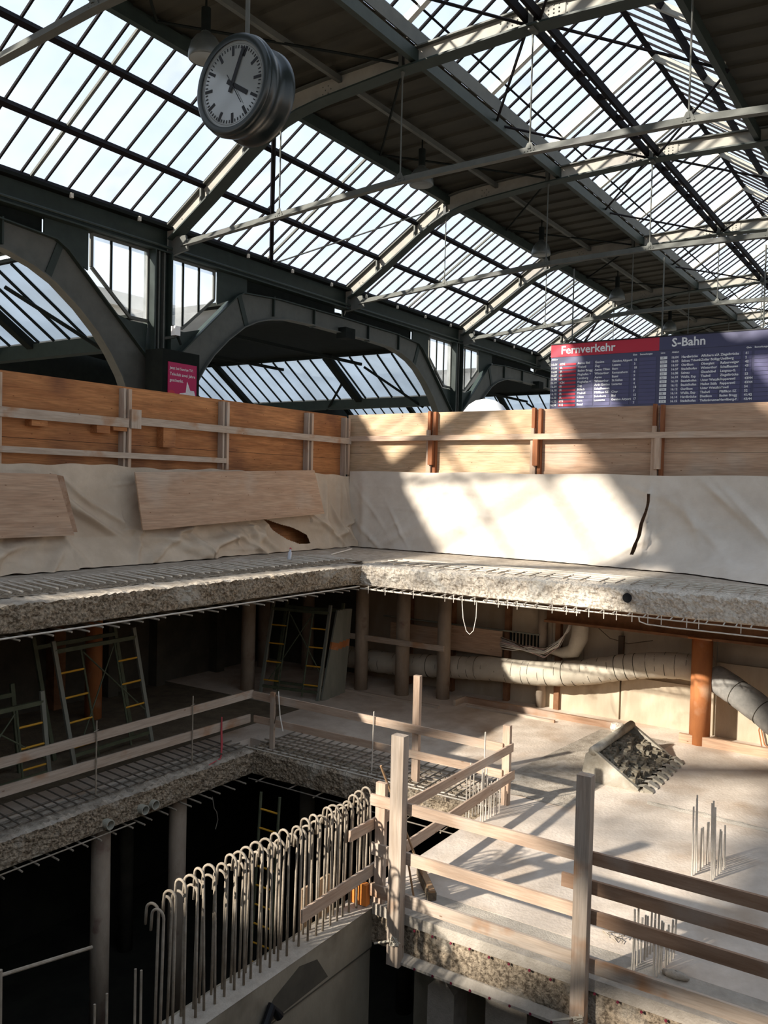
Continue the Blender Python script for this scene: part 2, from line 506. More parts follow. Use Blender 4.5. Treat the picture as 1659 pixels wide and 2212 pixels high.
def make_truss():
    t = empty('roof_truss')
    for side in (0, 1):
        top, bot = (TOP, BOT) if side == 0 else (mirror(TOP), mirror(BOT))
        MB().extr(top + bot[::-1], 'x', -0.012, 0.012).build('rafter_web', 'steel_light', t)
        f = MB()
        for a, b in zip(top[:-1], top[1:]):
            f.beam((0, a[0], a[1]), (0, b[0], b[1]), 0.22, 0.03)
        f.build('top_flange', 'steel_grey', t)
        f = MB()
        for a, b in zip(bot[1:-1], bot[2:]):
            f.beam((0, a[0], a[1]), (0, b[0], b[1]), 0.34, 0.035)
        f.build('bottom_flange', 'steel_green', t)
        sgn = 1 if side == 0 else -1
        yy = lambda y: y if side == 0 else 2 * RIDGE - y
        # stiffening angles with their rivets where purlins, hangers and splices sit
        for y, z0, z1, w in ((14.87, 7.88, 8.33, 0.05), (13.55, 8.76, 9.2, 0.05), (12.55, 9.28, 9.78, 0.09), (9.43, 9.69, 10.0, 0.09)):
            s = MB()
            for d in (-0.06, 0.06):
                s.box(d - 0.045, d + 0.045, yy(y) - w / 2, yy(y) + w / 2, z0, z1)
            s.build('stiffener', 'steel_grey', t)
        rv = MB()
        for y0, z0 in ((15.45, 7.55), (14.72, 8.08), (13.4, 8.98), (11.3, 9.66), (7.2, 9.86)):
            for a in range(4):
                for b in range(4):
                    if (a + b) % 2:
                        continue
                    rv.dome((-0.013, yy(y0) + sgn * (a - 1.5) * 0.07, z0 + (b - 1.0) * 0.075), 0.016)
        tag(rv.build('rivets', 'steel_grey', t), kind='stuff')
    # apex cover plates and the flat tie with its hangers
    a = MB()
    a.box(-0.03, 0.03, RIDGE - 0.62, RIDGE + 0.62, 9.80, 10.1)
    a.build('apex_plate', 'steel_light', t)
    rv = MB()
    for sg in (-1, 1):
        for i in range(4):
            for j in range(4):
                rv.dome((-0.031, RIDGE + sg * (0.2 + i * 0.1), 9.84 + j * 0.07), 0.018)
    tag(rv.build('rivets', 'steel_grey', t), kind='stuff')
    box('apex_bracket', 'steel_grey', t, -0.12, 0.12, RIDGE - 0.05, RIDGE + 0.05, 9.7, 10.16)
    nodes = [(15.55, 7.12), (12.55, 7.34), (9.43, 7.55), (RIDGE, 7.60), (3.87, 7.55), (0.77, 7.34), (-2.2, 7.12)]
    tie = MB()
    for p, q in zip(nodes[:-1], nodes[1:]):
        tie.beam((0, p[0], p[1]), (0, q[0], q[1]), 0.02, 0.13)
        tie.beam((0, p[0], p[1] - 0.06), (0, q[0], q[1] - 0.06), 0.13, 0.02)
    tie_o = tie.build('tie_beam', 'steel_grey', t)
    for (y, z), zt in zip(nodes[1:-1], (9.27, 9.67, 9.76, 9.67, 9.27)):
        h = MB()
        h.tube([(0, y, z), (0, y, zt)], 0.017, 6)
        h.tube([(0, y, z + 0.02), (0, y, z + 0.16)], [0.05, 0.02], 6)
        h.tube([(0, y, zt - 0.16), (0, y, zt)], [0.02, 0.045], 6)
        h.build('hanger_rod', 'steel_grey', t)
        g = MB().extr([(y - 0.13, z - 0.06), (y + 0.13, z - 0.06), (y + 0.04, z + 0.13), (y - 0.04, z + 0.13)], 'x', -0.025, -0.012)
        for i in range(4):
            g.dome((-0.026, y - 0.09 + i * 0.06, z - 0.02), 0.014)
        g.build('gusset_plate', 'steel_grey', tie_o)
    for y, s in ((15.72, 1), (-2.4, -1)):
        MB().extr([(y - 0.38, 6.95), (y + 0.3, 6.85), (y + 0.25, 7.32), (y - 0.3, 7.3)], 'x', -0.03, 0.03).build('foot_plate', 'steel_grey', t)
    return t


truss0 = make_truss()
for k, x in enumerate(TX):
    o = truss0 if k == 0 else copy_tree(truss0)
    o.location = (x, 0, 0)
    tag(o, {3: 'riveted steel roof truss with the station clock hanging from it', 4: 'riveted steel roof truss footed on the iron column above the advertising box',
            5: 'riveted steel roof truss footed over the arch between the first two columns', 6: 'riveted steel roof truss footed on the column beyond the advertising box',
            7: 'riveted steel roof truss whose foot meets the departure board corner'}.get(k, 'grey riveted steel roof truss with kinked rafter deep in the far hall'), 'truss', 'roof trusses across the hall')

N0, N1 = 3, 8                                           # bays built pane by pane: TX[3]..TX[8]
X_IN0, X_IN1 = TX[N0], TX[N1]


def glazed_slope(name, label, p_low, p_high, splits, per_bay, glassmats, bar_w, purlins=(), lift=0.10, double=False, sep=True):
    """a glazed roof slope between two eaves lines; splits are the pane joints as fractions up the slope"""
    w = empty(name)
    tag(w, label, None, None, 'structure')
    (y0, z0), (y1, z1) = p_low, p_high
    L = math.hypot(y1 - y0, z1 - z0)
    dy, dz = (y1 - y0) / L, (z1 - z0) / L
    ny, nzz = -dz, dy
    if nzz < 0:
        ny, nzz = -ny, -nzz
    P = lambda s, o=0.0: (y0 + dy * s * L + ny * (o + lift), z0 + dz * s * L + nzz * (o + lift))
    step = BAY / per_bay
    gap = 0.008
    meshes = {}
    for r_ in range(len(splits) - 1):
        a, b = P(splits[r_] + 0.004), P(splits[r_ + 1] - 0.004)
        mb = MB()
        mb.add([(gap, a[0], a[1]), (step - gap, a[0], a[1]), (step - gap, b[0], b[1]), (gap, b[0], b[1]),
                (gap, a[0] + ny * 0.008, a[1] + nzz * 0.008), (step - gap, a[0] + ny * 0.008, a[1] + nzz * 0.008),
                (step - gap, b[0] + ny * 0.008, b[1] + nzz * 0.008), (gap, b[0] + ny * 0.008, b[1] + nzz * 0.008)],
               [(0, 1, 2, 3)])
        for g in set(glassmats):
            meshes[(r_, g)] = mb.mesh('pane', g)
    a, b = P(0, -0.03), P(1, -0.03)
    bar = MB()
    if double:
        for d in (-bar_w * 0.75, bar_w * 0.75):
            bar.beam((d, a[0], a[1]), (d, b[0], b[1]), bar_w * 0.55, 0.04)
    else:
        bar.beam((0, a[0], a[1]), (0, b[0], b[1]), bar_w, 0.05)
    bar_me = bar.mesh('glazing_bar', 'purlin_dark')
    rest, rest_bar = MB(), MB()
    n_tot = int(round((TX[-1] - TX[0]) / step))
    for i in range(n_tot):
        x = TX[0] + i * step
        inside = sep and X_IN0 - 0.01 <= x < X_IN1 - 0.01
        for r_ in range(len(splits) - 1):
            if inside:
                inst('pane', meshes[(r_, glassmats[R.randrange(len(glassmats))])], w, (x, 0, 0))
            else:
                pa, pb = P(splits[r_] + 0.004), P(splits[r_ + 1] - 0.004)
                rest.add([(x + gap, *pa), (x + step - gap, *pa), (x + step - gap, *pb), (x + gap, *pb)], [(0, 1, 2, 3)])
        if inside:
            inst('glazing_bar', bar_me, w, (x, 0, 0))
        else:
            rest_bar.beam((x, a[0], a[1]), (x, b[0], b[1]), bar_w, 0.05)
    tag(rest.build('far_panes', glassmats[0], w), kind='stuff')
    tag(rest_bar.build('far_glazing_bars', 'purlin_dark', w), kind='stuff')
    for s, ww, hh, off, m in purlins:
        c = P(s, off)
        MB().beam((TX[0], c[0], c[1]), (TX[-1], c[0], c[1]), ww, hh, (0, ny, nzz)).build('purlin', m, w)
    return w


GR = ['glass_roof'] * 5 + ['glass_roof_grey']
P_LOW, P_HIGH = (16.02, 7.60), (12.62, 9.82)
glazed_slope('window_1', 'steep glazed roof slope above the eaves girder', P_LOW, P_HIGH, (0, 0.345, 0.73, 1.0), 13, GR, 0.038,
             ((0.0, 0.10, 0.10, -0.09, 'purlin_dark'), (0.345, 0.11, 0.13, -0.10, 'purlin_dark'), (0.73, 0.11, 0.13, -0.10, 'purlin_dark'),
              (1.0, 0.16, 0.2, -0.12, 'steel_green')))
W1 = bpy.data.objects['window_1']
sr_ = MB().beam((0, P_LOW[0] + 0.05, P_LOW[1] + 0.0), (0, P_HIGH[0] + 0.05, P_HIGH[1] + 0.0), 0.06, 0.05).mesh('sub_rafter', 'steel_grey')
for k in range(2, 9):
    inst('sub_rafter', sr_, W1, (TX[k] + BAY / 2 - 0.08, 0, 0))
L_LOW, L_TOP, R_LOW = (9.40, 10.62), (6.76, 12.42), (4.15, 10.62)
glazed_slope('window_2', 'glazed side of the raised roof lantern facing the eaves girder', L_LOW, L_TOP, (0, 0.12, 1.0), 14, GR, 0.030,
             ((0.0, 0.10, 0.16, -0.08, 'steel_grey'), (0.12, 0.04, 0.05, -0.05, 'purlin_dark'), (1.0, 0.12, 0.18, -0.10, 'purlin_dark')), 0.08, True)
glazed_slope('window_3', 'glazed side of the raised roof lantern beyond its ridge', R_LOW, L_TOP, (0, 0.5, 1.0), 14, GR, 0.030,
             ((0.0, 0.2, 0.22, -0.08, 'steel_black'), (0.5, 0.11, 0.14, -0.10, 'purlin_dark')), 0.08, False)
glazed_slope('window_4', 'glazed roof slope on the near side of the hall', (2 * RIDGE - 16.02, 7.60), (2 * RIDGE - 12.62, 9.82), (0, 0.345, 0.73, 1.0), 13, GR, 0.038,
             ((0.0, 0.10, 0.10, -0.09, 'purlin_dark'), (0.345, 0.11, 0.13, -0.10, 'purlin_dark'), (0.73, 0.11, 0.13, -0.10, 'purlin_dark'),
              (1.0, 0.16, 0.2, -0.12, 'steel_green')), sep=False)

# lantern rafters: pale beams over every truss and in mid bay
lr = MB()
lr.beam((0, L_LOW[0], L_LOW[1]), (0, L_TOP[0], L_TOP[1] - 0.04), 0.13, 0.16)
lr_l = lr.mesh('lantern_rafter', 'lantern_beam')
lr = MB()
lr.beam((0, R_LOW[0], R_LOW[1]), (0, L_TOP[0], L_TOP[1] - 0.04), 0.13, 0.16)
lr_r = lr.mesh('lantern_rafter', 'steel_light')
lp = MB()
for y in (L_LOW[0] - 0.05, R_LOW[0] + 0.05):
    lp.box(-0.05, 0.05, y - 0.04, y + 0.04, 10.02, 10.66)
lp_me = lp.mesh('lantern_post', 'steel_light')
lantern = empty('lantern_frame')
tag(lantern, 'pale steel frame of rafters and short posts carrying the roof lantern', None, None, 'structure')
for k in range(2 * (len(TX) - 1) + 1):
    x = TX[0] + k * BAY / 2
    inst('lantern_rafter', lr_l, lantern, (x, 0, 0))
    inst('lantern_rafter', lr_r, lantern, (x, 0, 0))
    inst('lantern_post', lp_me, lantern, (x, 0, 0))
# lattice ridge beam: two bars joined by battens
for d in (-0.12, 0.12):
    MB().beam((TX[0], RIDGE + d, 9.96), (TX[-1], RIDGE + d, 9.96), 0.075, 0.17).build('ridge_bar', 'purlin_dark', lantern)
bt = MB().box(-0.05, 0.05, -0.1, 0.1, -0.05, 0.05).mesh('batten', 'purlin_dark')
x = TX[2] + 1.2
while x < TX[9]:
    inst('batten', bt, lantern, (x, RIDGE, 9.93))
    x += 1.21

# solid roof strips of ribbed boards
ceil = empty('ceiling')
tag(ceil, 'dark ribbed roof strips between the glazed slopes', None, None, 'structure')
st = BAY / 10


def soffit_board(y0, z0, y1, z1):
    prof = [(0.0, 0.0), (0.02, 0.055), (st * 0.45, 0.055), (st * 0.5, 0.0), (st, 0.0)]
    mb = MB()
    vs = [(u, y, z + w) for y, z in ((y0, z0), (y1, z1)) for u, w in prof] + [(u, y, z + w + 0.03) for y, z in ((y0, z0), (y1, z1)) for u, w in prof]
    n = len(prof)
    fs = [(i, i + 1, n + i + 1, n + i) for i in range(n - 1)] + [(2 * n + i, 3 * n + i, 3 * n + i + 1, 2 * n + i + 1) for i in range(n - 1)]
    return mb.add(vs, fs)


for (y0, z0, y1, z1) in ((12.62, 9.93, 9.12, 10.06), (2 * RIDGE - 12.62, 9.93, 2 * RIDGE - 9.12, 10.06)):
    me = soffit_board(y0, z0, y1, z1).mesh('soffit_board', 'soffit')
    rest = MB()
    for i in range(int(round((TX[-1] - TX[0]) / st))):
        x = TX[0] + i * st
        if X_IN0 - 0.01 <= x < TX[N1 + 1] - 0.01:
            inst('soffit_board', me, ceil, (x, 0, 0))
        else:
            sb = soffit_board(y0, z0, y1, z1)
            rest.add([(v[0] + x, v[1], v[2]) for v in sb.v], sb.f)
    tag(rest.build('far_soffit_boards', 'soffit', ceil), kind='stuff')
for y, z, w, h, m in ((12.5, 9.72, 0.14, 0.26, 'steel_green'), (10.95, 9.86, 0.09, 0.12, 'steel_grey'), (9.12, 9.86, 0.12, 0.24, 'steel_green'),
                      (9.10, 10.24, 0.03, 0.30, 'steel_grey'), (12.6, 10.06, 0.03, 0.30, 'steel_green'), (0.72, 10.06, 0.03, 0.30, 'steel_green'), (0.82, 9.72, 0.14, 0.26, 'steel_green'), (4.2, 9.86, 0.12, 0.24, 'steel_green'), (4.22, 10.24, 0.03, 0.30, 'steel_grey')):
    MB().beam((TX[0], y, z), (TX[-1], y, z), w, h).build('purlin', m, ceil)
# wind bracing
for k in range(2, 9):
    xa, xb, xm = TX[k], TX[k + 1], (TX[k] + TX[k + 1]) / 2
    for xe in (xa, xb):
        MB().tube([(xm, 9.2, 9.88), (xe, RIDGE + 0.1, 9.84)], 0.03, 5).build('brace', 'purlin_dark', ceil)
        MB().tube([(xm, 12.4, 9.8), (xe, 9.4, 9.8)], 0.028, 5).build('brace', 'steel_black', ceil)
        MB().tube([(xm, 4.1, 9.88), (xe, RIDGE - 0.1, 9.84)], 0.03, 5).build('brace', 'purlin_dark', ceil)
    if k in (4, 7):
        MB().tube([(xm, 15.95, 7.5), (xa, 12.75, 9.55)], 0.055, 6).build('brace', 'purlin_dark', ceil)
        MB().tube([(xm, 15.95, 7.5), (xb, 12.75, 9.55)], 0.022, 5).build('brace', 'steel_grey', ceil)

# ------------------------------------------------------------------ eaves girder, arcade, aisle
eave = empty('trim_1')
tag(eave, 'dark green eaves girder with gutter and cable pipe along the glazed slope', None, None, 'structure')
MB().beam((TX[0], 16.08, 7.24), (TX[-1], 16.08, 7.24), 0.05, 0.62).build('girder_web', 'steel_green', eave)
MB().beam((TX[0], 16.0, 6.92), (TX[-1], 16.0, 6.92), 0.34, 0.035).build('girder_flange', 'steel_green', eave)
MB().beam((TX[0], 16.0, 7.52), (TX[-1], 16.0, 7.52), 0.30, 0.07).build('gutter', 'steel_black', eave)
MB().tube([(TX[0], 15.86, 7.03), (TX[-1], 15.86, 7.03)], 0.035, 8).build('cable_pipe', 'steel_green', eave)
clip = MB().box(-0.03, 0.03, -0.03, 0.03, -0.05, 0.05).mesh('bracket', 'lantern_beam')
x = 8.0
while x < 45:
    inst('bracket', clip, eave, (x, 15.83, 7.47))
    x += 1.82

COLX = [-0.35 + 14.55 * k for k in range(0, 5)]


def make_column():
    t = empty('iron_column')
    b = MB()
    b.box(-0.27, -0.235, -0.2, 0.2, 0.0, 6.9).box(0.235, 0.27, -0.2, 0.2, 0.0, 6.9).box(-0.24, 0.24, -0.02, 0.02, 0.0, 6.9)
    b.build('shaft', 'steel_green', t)
    f = MB()
    for d in (-0.08, 0.08):
        f.box(d - 0.02, d + 0.02, -0.12, 0.0, 0.0, 6.9)
    f.build('rib', 'steel_grey', t)
    box('base', 'steel_black', t, -0.34, 0.34, -0.28, 0.28, 0.0, 0.25)
    return t


col0 = make_column()
for k, x in enumerate(COLX):
    o = col0 if k == 0 else copy_tree(col0)
    o.location = (x, 16.0, 0)
    tag(o, 'dark green iron column between two arches under the eaves girder', 'column', 'iron columns of the arcade')

A_BOT = [(0, 6.15), (1.6, 6.15), (2.6, 6.12), (3.3, 6.0), (3.9, 5.83), (4.4, 5.6), (5.0, 5.17), (5.5, 4.72), (5.85, 4.3), (6.15, 3.85), (6.4, 3.3), (6.6, 2.6)]
A_TOP = [(0, 6.62), (3.0, 6.6), (4.42, 6.5), (4.7, 6.35), (6.98, 4.3), (6.98, 2.6)]


def make_arch():
    t = empty('arcade_arch')
    for s in (-1, 1):
        bo = [(s * d, z) for d, z in A_BOT]
        to = [(s * d, z) for d, z in A_TOP]
        MB().extr(bo + to[::-1], 'y', -0.015, 0.015).build('arch_web', 'steel_grey', t)
        f = MB()
        for a, b in zip(bo[:-1], bo[1:]):
            f.beam((a[0], 0, a[1]), (b[0], 0, b[1]), 0.26, 0.03)
        f.build('arch_flange', 'steel_grey', t)
        f = MB()
        for a, b in zip(to[:-2], to[1:-1]):
            f.beam((a[0], 0, a[1]), (b[0], 0, b[1]), 0.26, 0.03)
        f.build('top_flange', 'steel_green', t)
        for d in (1.4, 3.2):
            MB().box(s * d - 0.02, s * d + 0.02, -0.1, 0.1, 6.1, 6.64).build('stiffener', 'steel_green', t)
        g = MB()
        g.beam((s * 4.55, -0.03, 6.42), (s * 4.25, -0.03, 5.68), 0.16, 0.03, (0, 1, 0))
        g.build('stiffener', 'steel_green', t)
        # plate behind the haunch and the strutted packing above
        MB().box(min(s * 0.2, s * 4.2), max(s * 0.2, s * 4.2), 0.1, 0.14, 6.6, 6.92).build('spandrel_plate', 'steel_black', t)
        MB().extr([(s * 4.2, 6.92), (s * 5.3, 6.92), (s * 5.3, 6.05), (s * 4.2, 6.5)], 'y', 0.02, 0.06).build('spandrel_plate', 'steel_green', t)
        MB().extr([(s * 6.98, 5.16), (s * 6.42, 5.16), (s * 5.9, 5.3), (s * 6.9, 4.4)], 'y', 0.02, 0.06).build('spandrel_plate', 'steel_green', t)
    box('keystone_block', 'steel_black', t, -0.15, 0.35, -0.3, 0.05, 5.98, 6.3)
    return t


def make_spandrel(s):
    w = empty('spandrel_window')
    pl = [(s * 7.0, 6.88), (s * 5.4, 6.88), (s * 5.4, 6.15), (s * 6.48, 5.24), (s * 7.0, 5.24)]
    fr = MB()
    for a, b in zip(pl, pl[1:] + pl[:1]):
        fr.beam((a[0], 0, a[1]), (b[0], 0, b[1]), 0.07, 0.055, (0, 1, 0))
    fr.build('window_frame', 'steel_grey', w)
    bx = [7.0, 6.46, 5.93, 5.4]

    def low(d):
        return 5.24 if d >= 6.48 else 5.24 + (6.48 - d) / 1.08 * 0.91
    for a, b in zip(bx[:-1], bx[1:]):
        MB().extr([(s * a, 6.88), (s * b, 6.88), (s * b, low(b)), (s * a, low(a))], 'y', 0.0, 0.006).build('pane', 'glass_window', w)
    for d in bx[1:-1]:
        MB().beam((s * d, 0, low(d)), (s * d, 0, 6.88), 0.05, 0.04, (0, 1, 0)).build('mullion', 'steel_black', w)
    return w


arch0 = make_arch()
sp0 = [make_spandrel(-1), make_spandrel(1)]
for k in range(len(COLX) - 1):
    c = (COLX[k] + COLX[k + 1]) / 2
    o = arch0 if k == 0 else copy_tree(arch0)
    o.location = (c, 16.0, 0)
    tag(o, ('grey plate-iron arch springing from the advertising box column over frosted glass with an arm brace', 'grey plate-iron arch with dark keystone block just beyond the advertising box', 'grey plate-iron arch between far column and the departure board', 'grey plate-iron arch hidden by the departure board')[k], 'arch', 'arches of the arcade')
    for j in (0, 1):
        w = sp0[j] if k == 0 else copy_tree(sp0[j])
        w.location = (c, 16.05, 0)
        tag(w, {(0, 1): 'tall three-pane corner window above the arch on the station clock side of the advert column', (1, 0): 'three-pane corner window directly above the red advertising poster',
                (1, 1): 'three-pane corner window at the far end of the arch with the keystone block', (2, 0): 'three-pane corner window just beyond the second iron column'}.get((k, j), 'small three-pane window between column, arch and eaves'), 'window', 'spandrel windows of the arcade', 'thing')

# side aisle: cross roofs with glazed lower slopes and dark soffits
wi = 5
for k in range(0, 4):
    xb = 13.5 + 14.55 * (k)
    w = empty('window_%d' % wi)
    wi += 1
    tag(w, 'frosted glass slope of the side aisle seen under an arch', None, None, 'structure')
    step = 0.62
    pane = MB().add([(0, 0.02, 4.95), (0, step - 0.02, 4.95), (-2.0, step - 0.02, 6.27), (-2.0, 0.02, 6.27)], [(0, 1, 2, 3)]).mesh('pane', 'glass_aisle')
    barm = MB().beam((0, 0, 4.93), (-2.0, 0, 6.25), 0.05, 0.07).mesh('glazing_bar', 'steel_black')
    for i in range(22):
        inst('pane', pane, w, (xb, 16.5 + i * step, 0))
        inst('glazing_bar', barm, w, (xb, 16.5 + i * step, 0))
    for y in (16.35, 19.9, 25.7, 30.0):
        MB().beam((xb + 0.3, y, 4.66), (xb - 2.3, y, 6.38), 0.26, 0.2).build('rafter', 'steel_black', w)
    MB().beam((xb + 0.1, 16.2, 4.72), (xb + 0.1, 30.4, 4.72), 0.3, 0.36).build('valley_beam', 'steel_green', w)
    MB().beam((xb - 2.05, 16.2, 6.33), (xb - 2.05, 30.4, 6.33), 0.12, 0.16).build('purlin', 'steel_black', w)
    MB().extr([(xb - 2.0, 6.36), (xb - 6.3, 6.75), (xb - 10.6, 6.36), (xb - 10.6, 6.46), (xb - 6.3, 6.85), (xb - 2.0, 6.46)], 'y', 16.3, 30.4).build('aisle_soffit', 'steel_black', w)
    MB().add([(xb - 12.6, 16.5, 4.95), (xb - 12.6, 30.2, 4.95), (xb - 10.6, 30.2, 6.27), (xb - 10.6, 16.5, 6.27)], [(0, 1, 2, 3)]).build('pane', 'glass_aisle', w)
    for (a, b) in (((xb + 0.1, 17.0, 4.5), (xb - 1.6, 18.6, 5.9)), ((xb + 0.1, 21.6, 4.5), (xb - 0.9, 20.0, 5.6))):
        MB().tube([a, b], 0.05, 5).build('brace', 'steel_black', w)
    for y in (18.3, 22.0):
        MB().beam((xb - 10.5, y, 5.9), (xb - 2.2, y, 5.9), 0.08, 0.1).build('tie_beam', 'steel_black', w)
aw = empty('wall_aisle_backdrop')
tag(aw, 'dark backdrop added behind the side aisle to block the bright sky', None, None, 'structure')
box('aisle_backdrop', 'steel_black', aw, -16, 72, 30.6, 30.9, 0, 7.6)  # dark sheet put in to hold back the bright sky under the arches
ge = empty('wall_end')
tag(ge, 'dark glazed gable screen closing the far end of the hall', None, None, 'structure')
box('gable_base', 'steel_black', ge, 66, 66.3, -3, 31, 0, 6.6)
MB().extr([(16.0, 6.6), (12.6, 9.8), (9.4, 10.6), (6.7, 12.4), (4.1, 10.6), (0.7, 9.8), (-2.7, 6.6)], 'x', 66.1, 66.13).build('gable_pane', 'glass_aisle', ge)
for i in range(12):
    y = -2.2 + i * 1.6
    MB().beam((66.05, y, 6.6), (66.05, y, 9.6), 0.1, 0.1).build('mullion', 'steel_black', ge)

# pale buildings across the street, seen blurred through the spandrel windows
far = empty('street_building')
tag(far, 'pale stone building beyond the aisle roofs with rows of dark windows', 'building')
box('facade', 'stone_far', far, 20, 140, 62, 66, 0, 16.6)
box('cornice', 'stone_far', far, 19.5, 140.5, 61.3, 66, 16.6, 17.8)
wm = MB().box(-0.7, 0.7, -0.1, 0.1, -1.1, 1.1).mesh('window', 'steel_grey')
for i in range(34):
    for z in (5.0, 9.0, 13.0):
        inst('window', wm, far, (22.5 + i * 3.4, 61.95, z))


# ------------------------------------------------------------------ clock, lamps, board, poster, camera
ck = empty('station_clock', (7.42, 7.06, 6.03))
ck.scale = (0.93, 0.93, 0.93)
tag(ck, 'round station clock with dark drum and white dial hanging on a rod', 'clock')
MB().lathe([(0.05, -0.10), (0.60, -0.10), (0.625, -0.04), (0.60, 0.06), (0.555, 0.09), (0.548, 0.25), (0.59, 0.27), (0.60, 0.36), (0.57, 0.39), (0.05, 0.39)], (0, 0, 0), 'x', 64, True).build('drum', 'clock_body', ck, True)
MB().lathe([(0.515, -0.135), (0.575, -0.145), (0.605, -0.12), (0.61, -0.08), (0.55, -0.08), (0.515, -0.11)], (0, 0, 0), 'x', 64).build('bezel', 'clock_body', ck, True)
dial = MB().lathe([(0.001, -0.112), (0.535, -0.112)], (0, 0, 0), 'x', 64).build('dial', 'clock_face', ck)
MB().lathe([(0.478, -0.114), (0.483, -0.114)], (0, 0, 0), 'x', 64).build('dial_ring', 'steel_grey', dial)


def dial_bar(ang, r0, r1, w, x):
    a = math.radians(ang)
    d = Vector((0, -math.sin(a), math.cos(a)))
    s = Vector((0, -math.cos(a), -math.sin(a)))
    o = Vector((x, 0, 0))
    vs = [o + d * r0 - s * w / 2, o + d * r0 + s * w / 2, o + d * r1 + s * w / 2, o + d * r1 - s * w / 2]
    return MB().add(vs + [v + Vector((-0.003, 0, 0)) for v in vs], [(0, 1, 2, 3), (7, 6, 5, 4), (0, 4, 5, 1), (1, 5, 6, 2), (2, 6, 7, 3), (3, 7, 4, 0)])


mm = MB()
for k in range(60):
    if k % 5:
        b = dial_bar(k * 6, 0.425, 0.462, 0.013, -0.115)
        mm.add(b.v, b.f)
tag(mm.build('minute_marks', 'black', dial), kind='stuff')
for k in range(12):
    dial_bar(k * 30, 0.345, 0.465, 0.036, -0.115).build('hour_mark', 'black', dial)
dial_bar(122, -0.10, 0.29, 0.058, -0.122).build('hour_hand', 'black', ck)
dial_bar(24.5, -0.10, 0.445, 0.050, -0.128).build('minute_hand', 'black', ck)
sh = dial_bar(148, -0.15, 0.30, 0.010, -0.133).build('second_hand', 'black', ck)
MB().tube([(0.13, 0, 0.55), (0.13, 0, 3.75)], 0.028, 10).build('hanging_rod', 'steel_grey', ck)
MB().lathe([(0.09, 0.52), (0.09, 0.60), (0.035, 0.66)], (0.13, 0, 0), 'z', 16, True).build('rod_socket', 'clock_body', ck)


def make_lamp():
    t = empty('pendant_lamp')
    MB().lathe([(0.285, -0.26), (0.30, -0.24), (0.29, -0.12), (0.25, 0.02), (0.18, 0.12), (0.10, 0.18), (0.08, 0.22)], (0, 0, 0), 'z', 28).build('shade', 'lamp_metal', t, True)
    MB().lathe([(0.001, -0.235), (0.28, -0.25)], (0, 0, 0), 'z', 28).build('diffuser', 'lamp_glass', t)
    MB().lathe([(0.085, 0.2), (0.085, 0.62)], (0, 0, 0), 'z', 12, True).build('housing', 'steel_black', t)
    MB().tube([(0, 0, 0.6), (0, 0, 0.95)], 0.02, 6).build('stem', 'steel_black', t)
    return t


lamp0 = make_lamp()
for k in range(6):
    o = lamp0 if k == 0 else copy_tree(lamp0)
    o.location = (10.92 + BAY * k, 11.2, 9.1)
    tag(o, ('grey dome pendant lamp just beside the station clock', 'grey dome pendant lamp half hidden by a truss tie', 'grey dome pendant lamp hanging in front of the glazed slope', 'grey dome pendant lamp above the S-Bahn heading').__getitem__(k) if k < 4 else 'small grey dome lamp far down the hall over the board', 'lamp', 'dome lamps under the roof strip')

bd = empty('departure_board', (23.0, 0, 3.2))
tag(bd, 'large navy departure board with red and navy headings and white text rows', 'sign')
Y0, Y1 = 9.72, -0.6
F = lambda *a: MB().box(*a)
F(0.0, 0.45, Y1, Y0, 0.0, 2.37).build('casing', 'board_navy', bd)
red_h = F(-0.012, 0.0, 6.69, Y0, 2.02, 2.37).build('red_heading', 'board_red', bd)
navy_h = F(-0.012, 0.0, Y1, 6.69, 2.02, 2.37).build('navy_heading', 'board_navy', bd)
F(-0.03, 0.46, Y1, Y0 + 0.01, 2.37, 2.40).build('top_cap', 'black', bd)
for y in (9.2, 6.7, 4.2, 1.7):
    MB().tube([(0.22, y, 2.4), (0.22, y, 4.5)], 0.02, 6).build('hanging_rod', 'steel_grey', bd)


def ypx(px):
    """metres across the board for the column positions of its print"""
    return np.interp(px, [1191, 1250, 1308, 1366, 1425, 1483, 1542, 1600, 1659], [9.72, 8.93, 8.16, 7.41, 6.69, 6.0, 5.33, 4.68, 4.05])


ROWS = [1.80 - 0.1035 * i for i in range(12)]
slots, redtabs, wtabs = MB(), MB(), MB()
for z in ROWS:
    for a, b in ((1249, 1286), (1287, 1323), (1324, 1363), (1365, 1379), (1382, 1421), (1452, 1472), (1473, 1515), (1516, 1557), (1558, 1604), (1606, 1628), (1631, 1700)):
        ya, yb = float(ypx(a)), (float(ypx(b)) if b < 1660 else 3.2)
        slots.box(-0.010, 0.0, yb + 0.02, ya - 0.01, z - 0.028, z + 0.062)
    redtabs.box(-0.014, 0.0, float(ypx(1247)), float(ypx(1210)), z - 0.026, z + 0.03)
    wtabs.box(-0.014, 0.0, float(ypx(1443)), float(ypx(1428)), z - 0.02, z + 0.055)
tag(slots.build('flap_slots', 'board_slot', bd), kind='stuff')
tag(redtabs.build('train_tabs', 'board_red', bd), kind='stuff')
tag(wtabs.build('line_tabs', 'white', bd), kind='stuff')
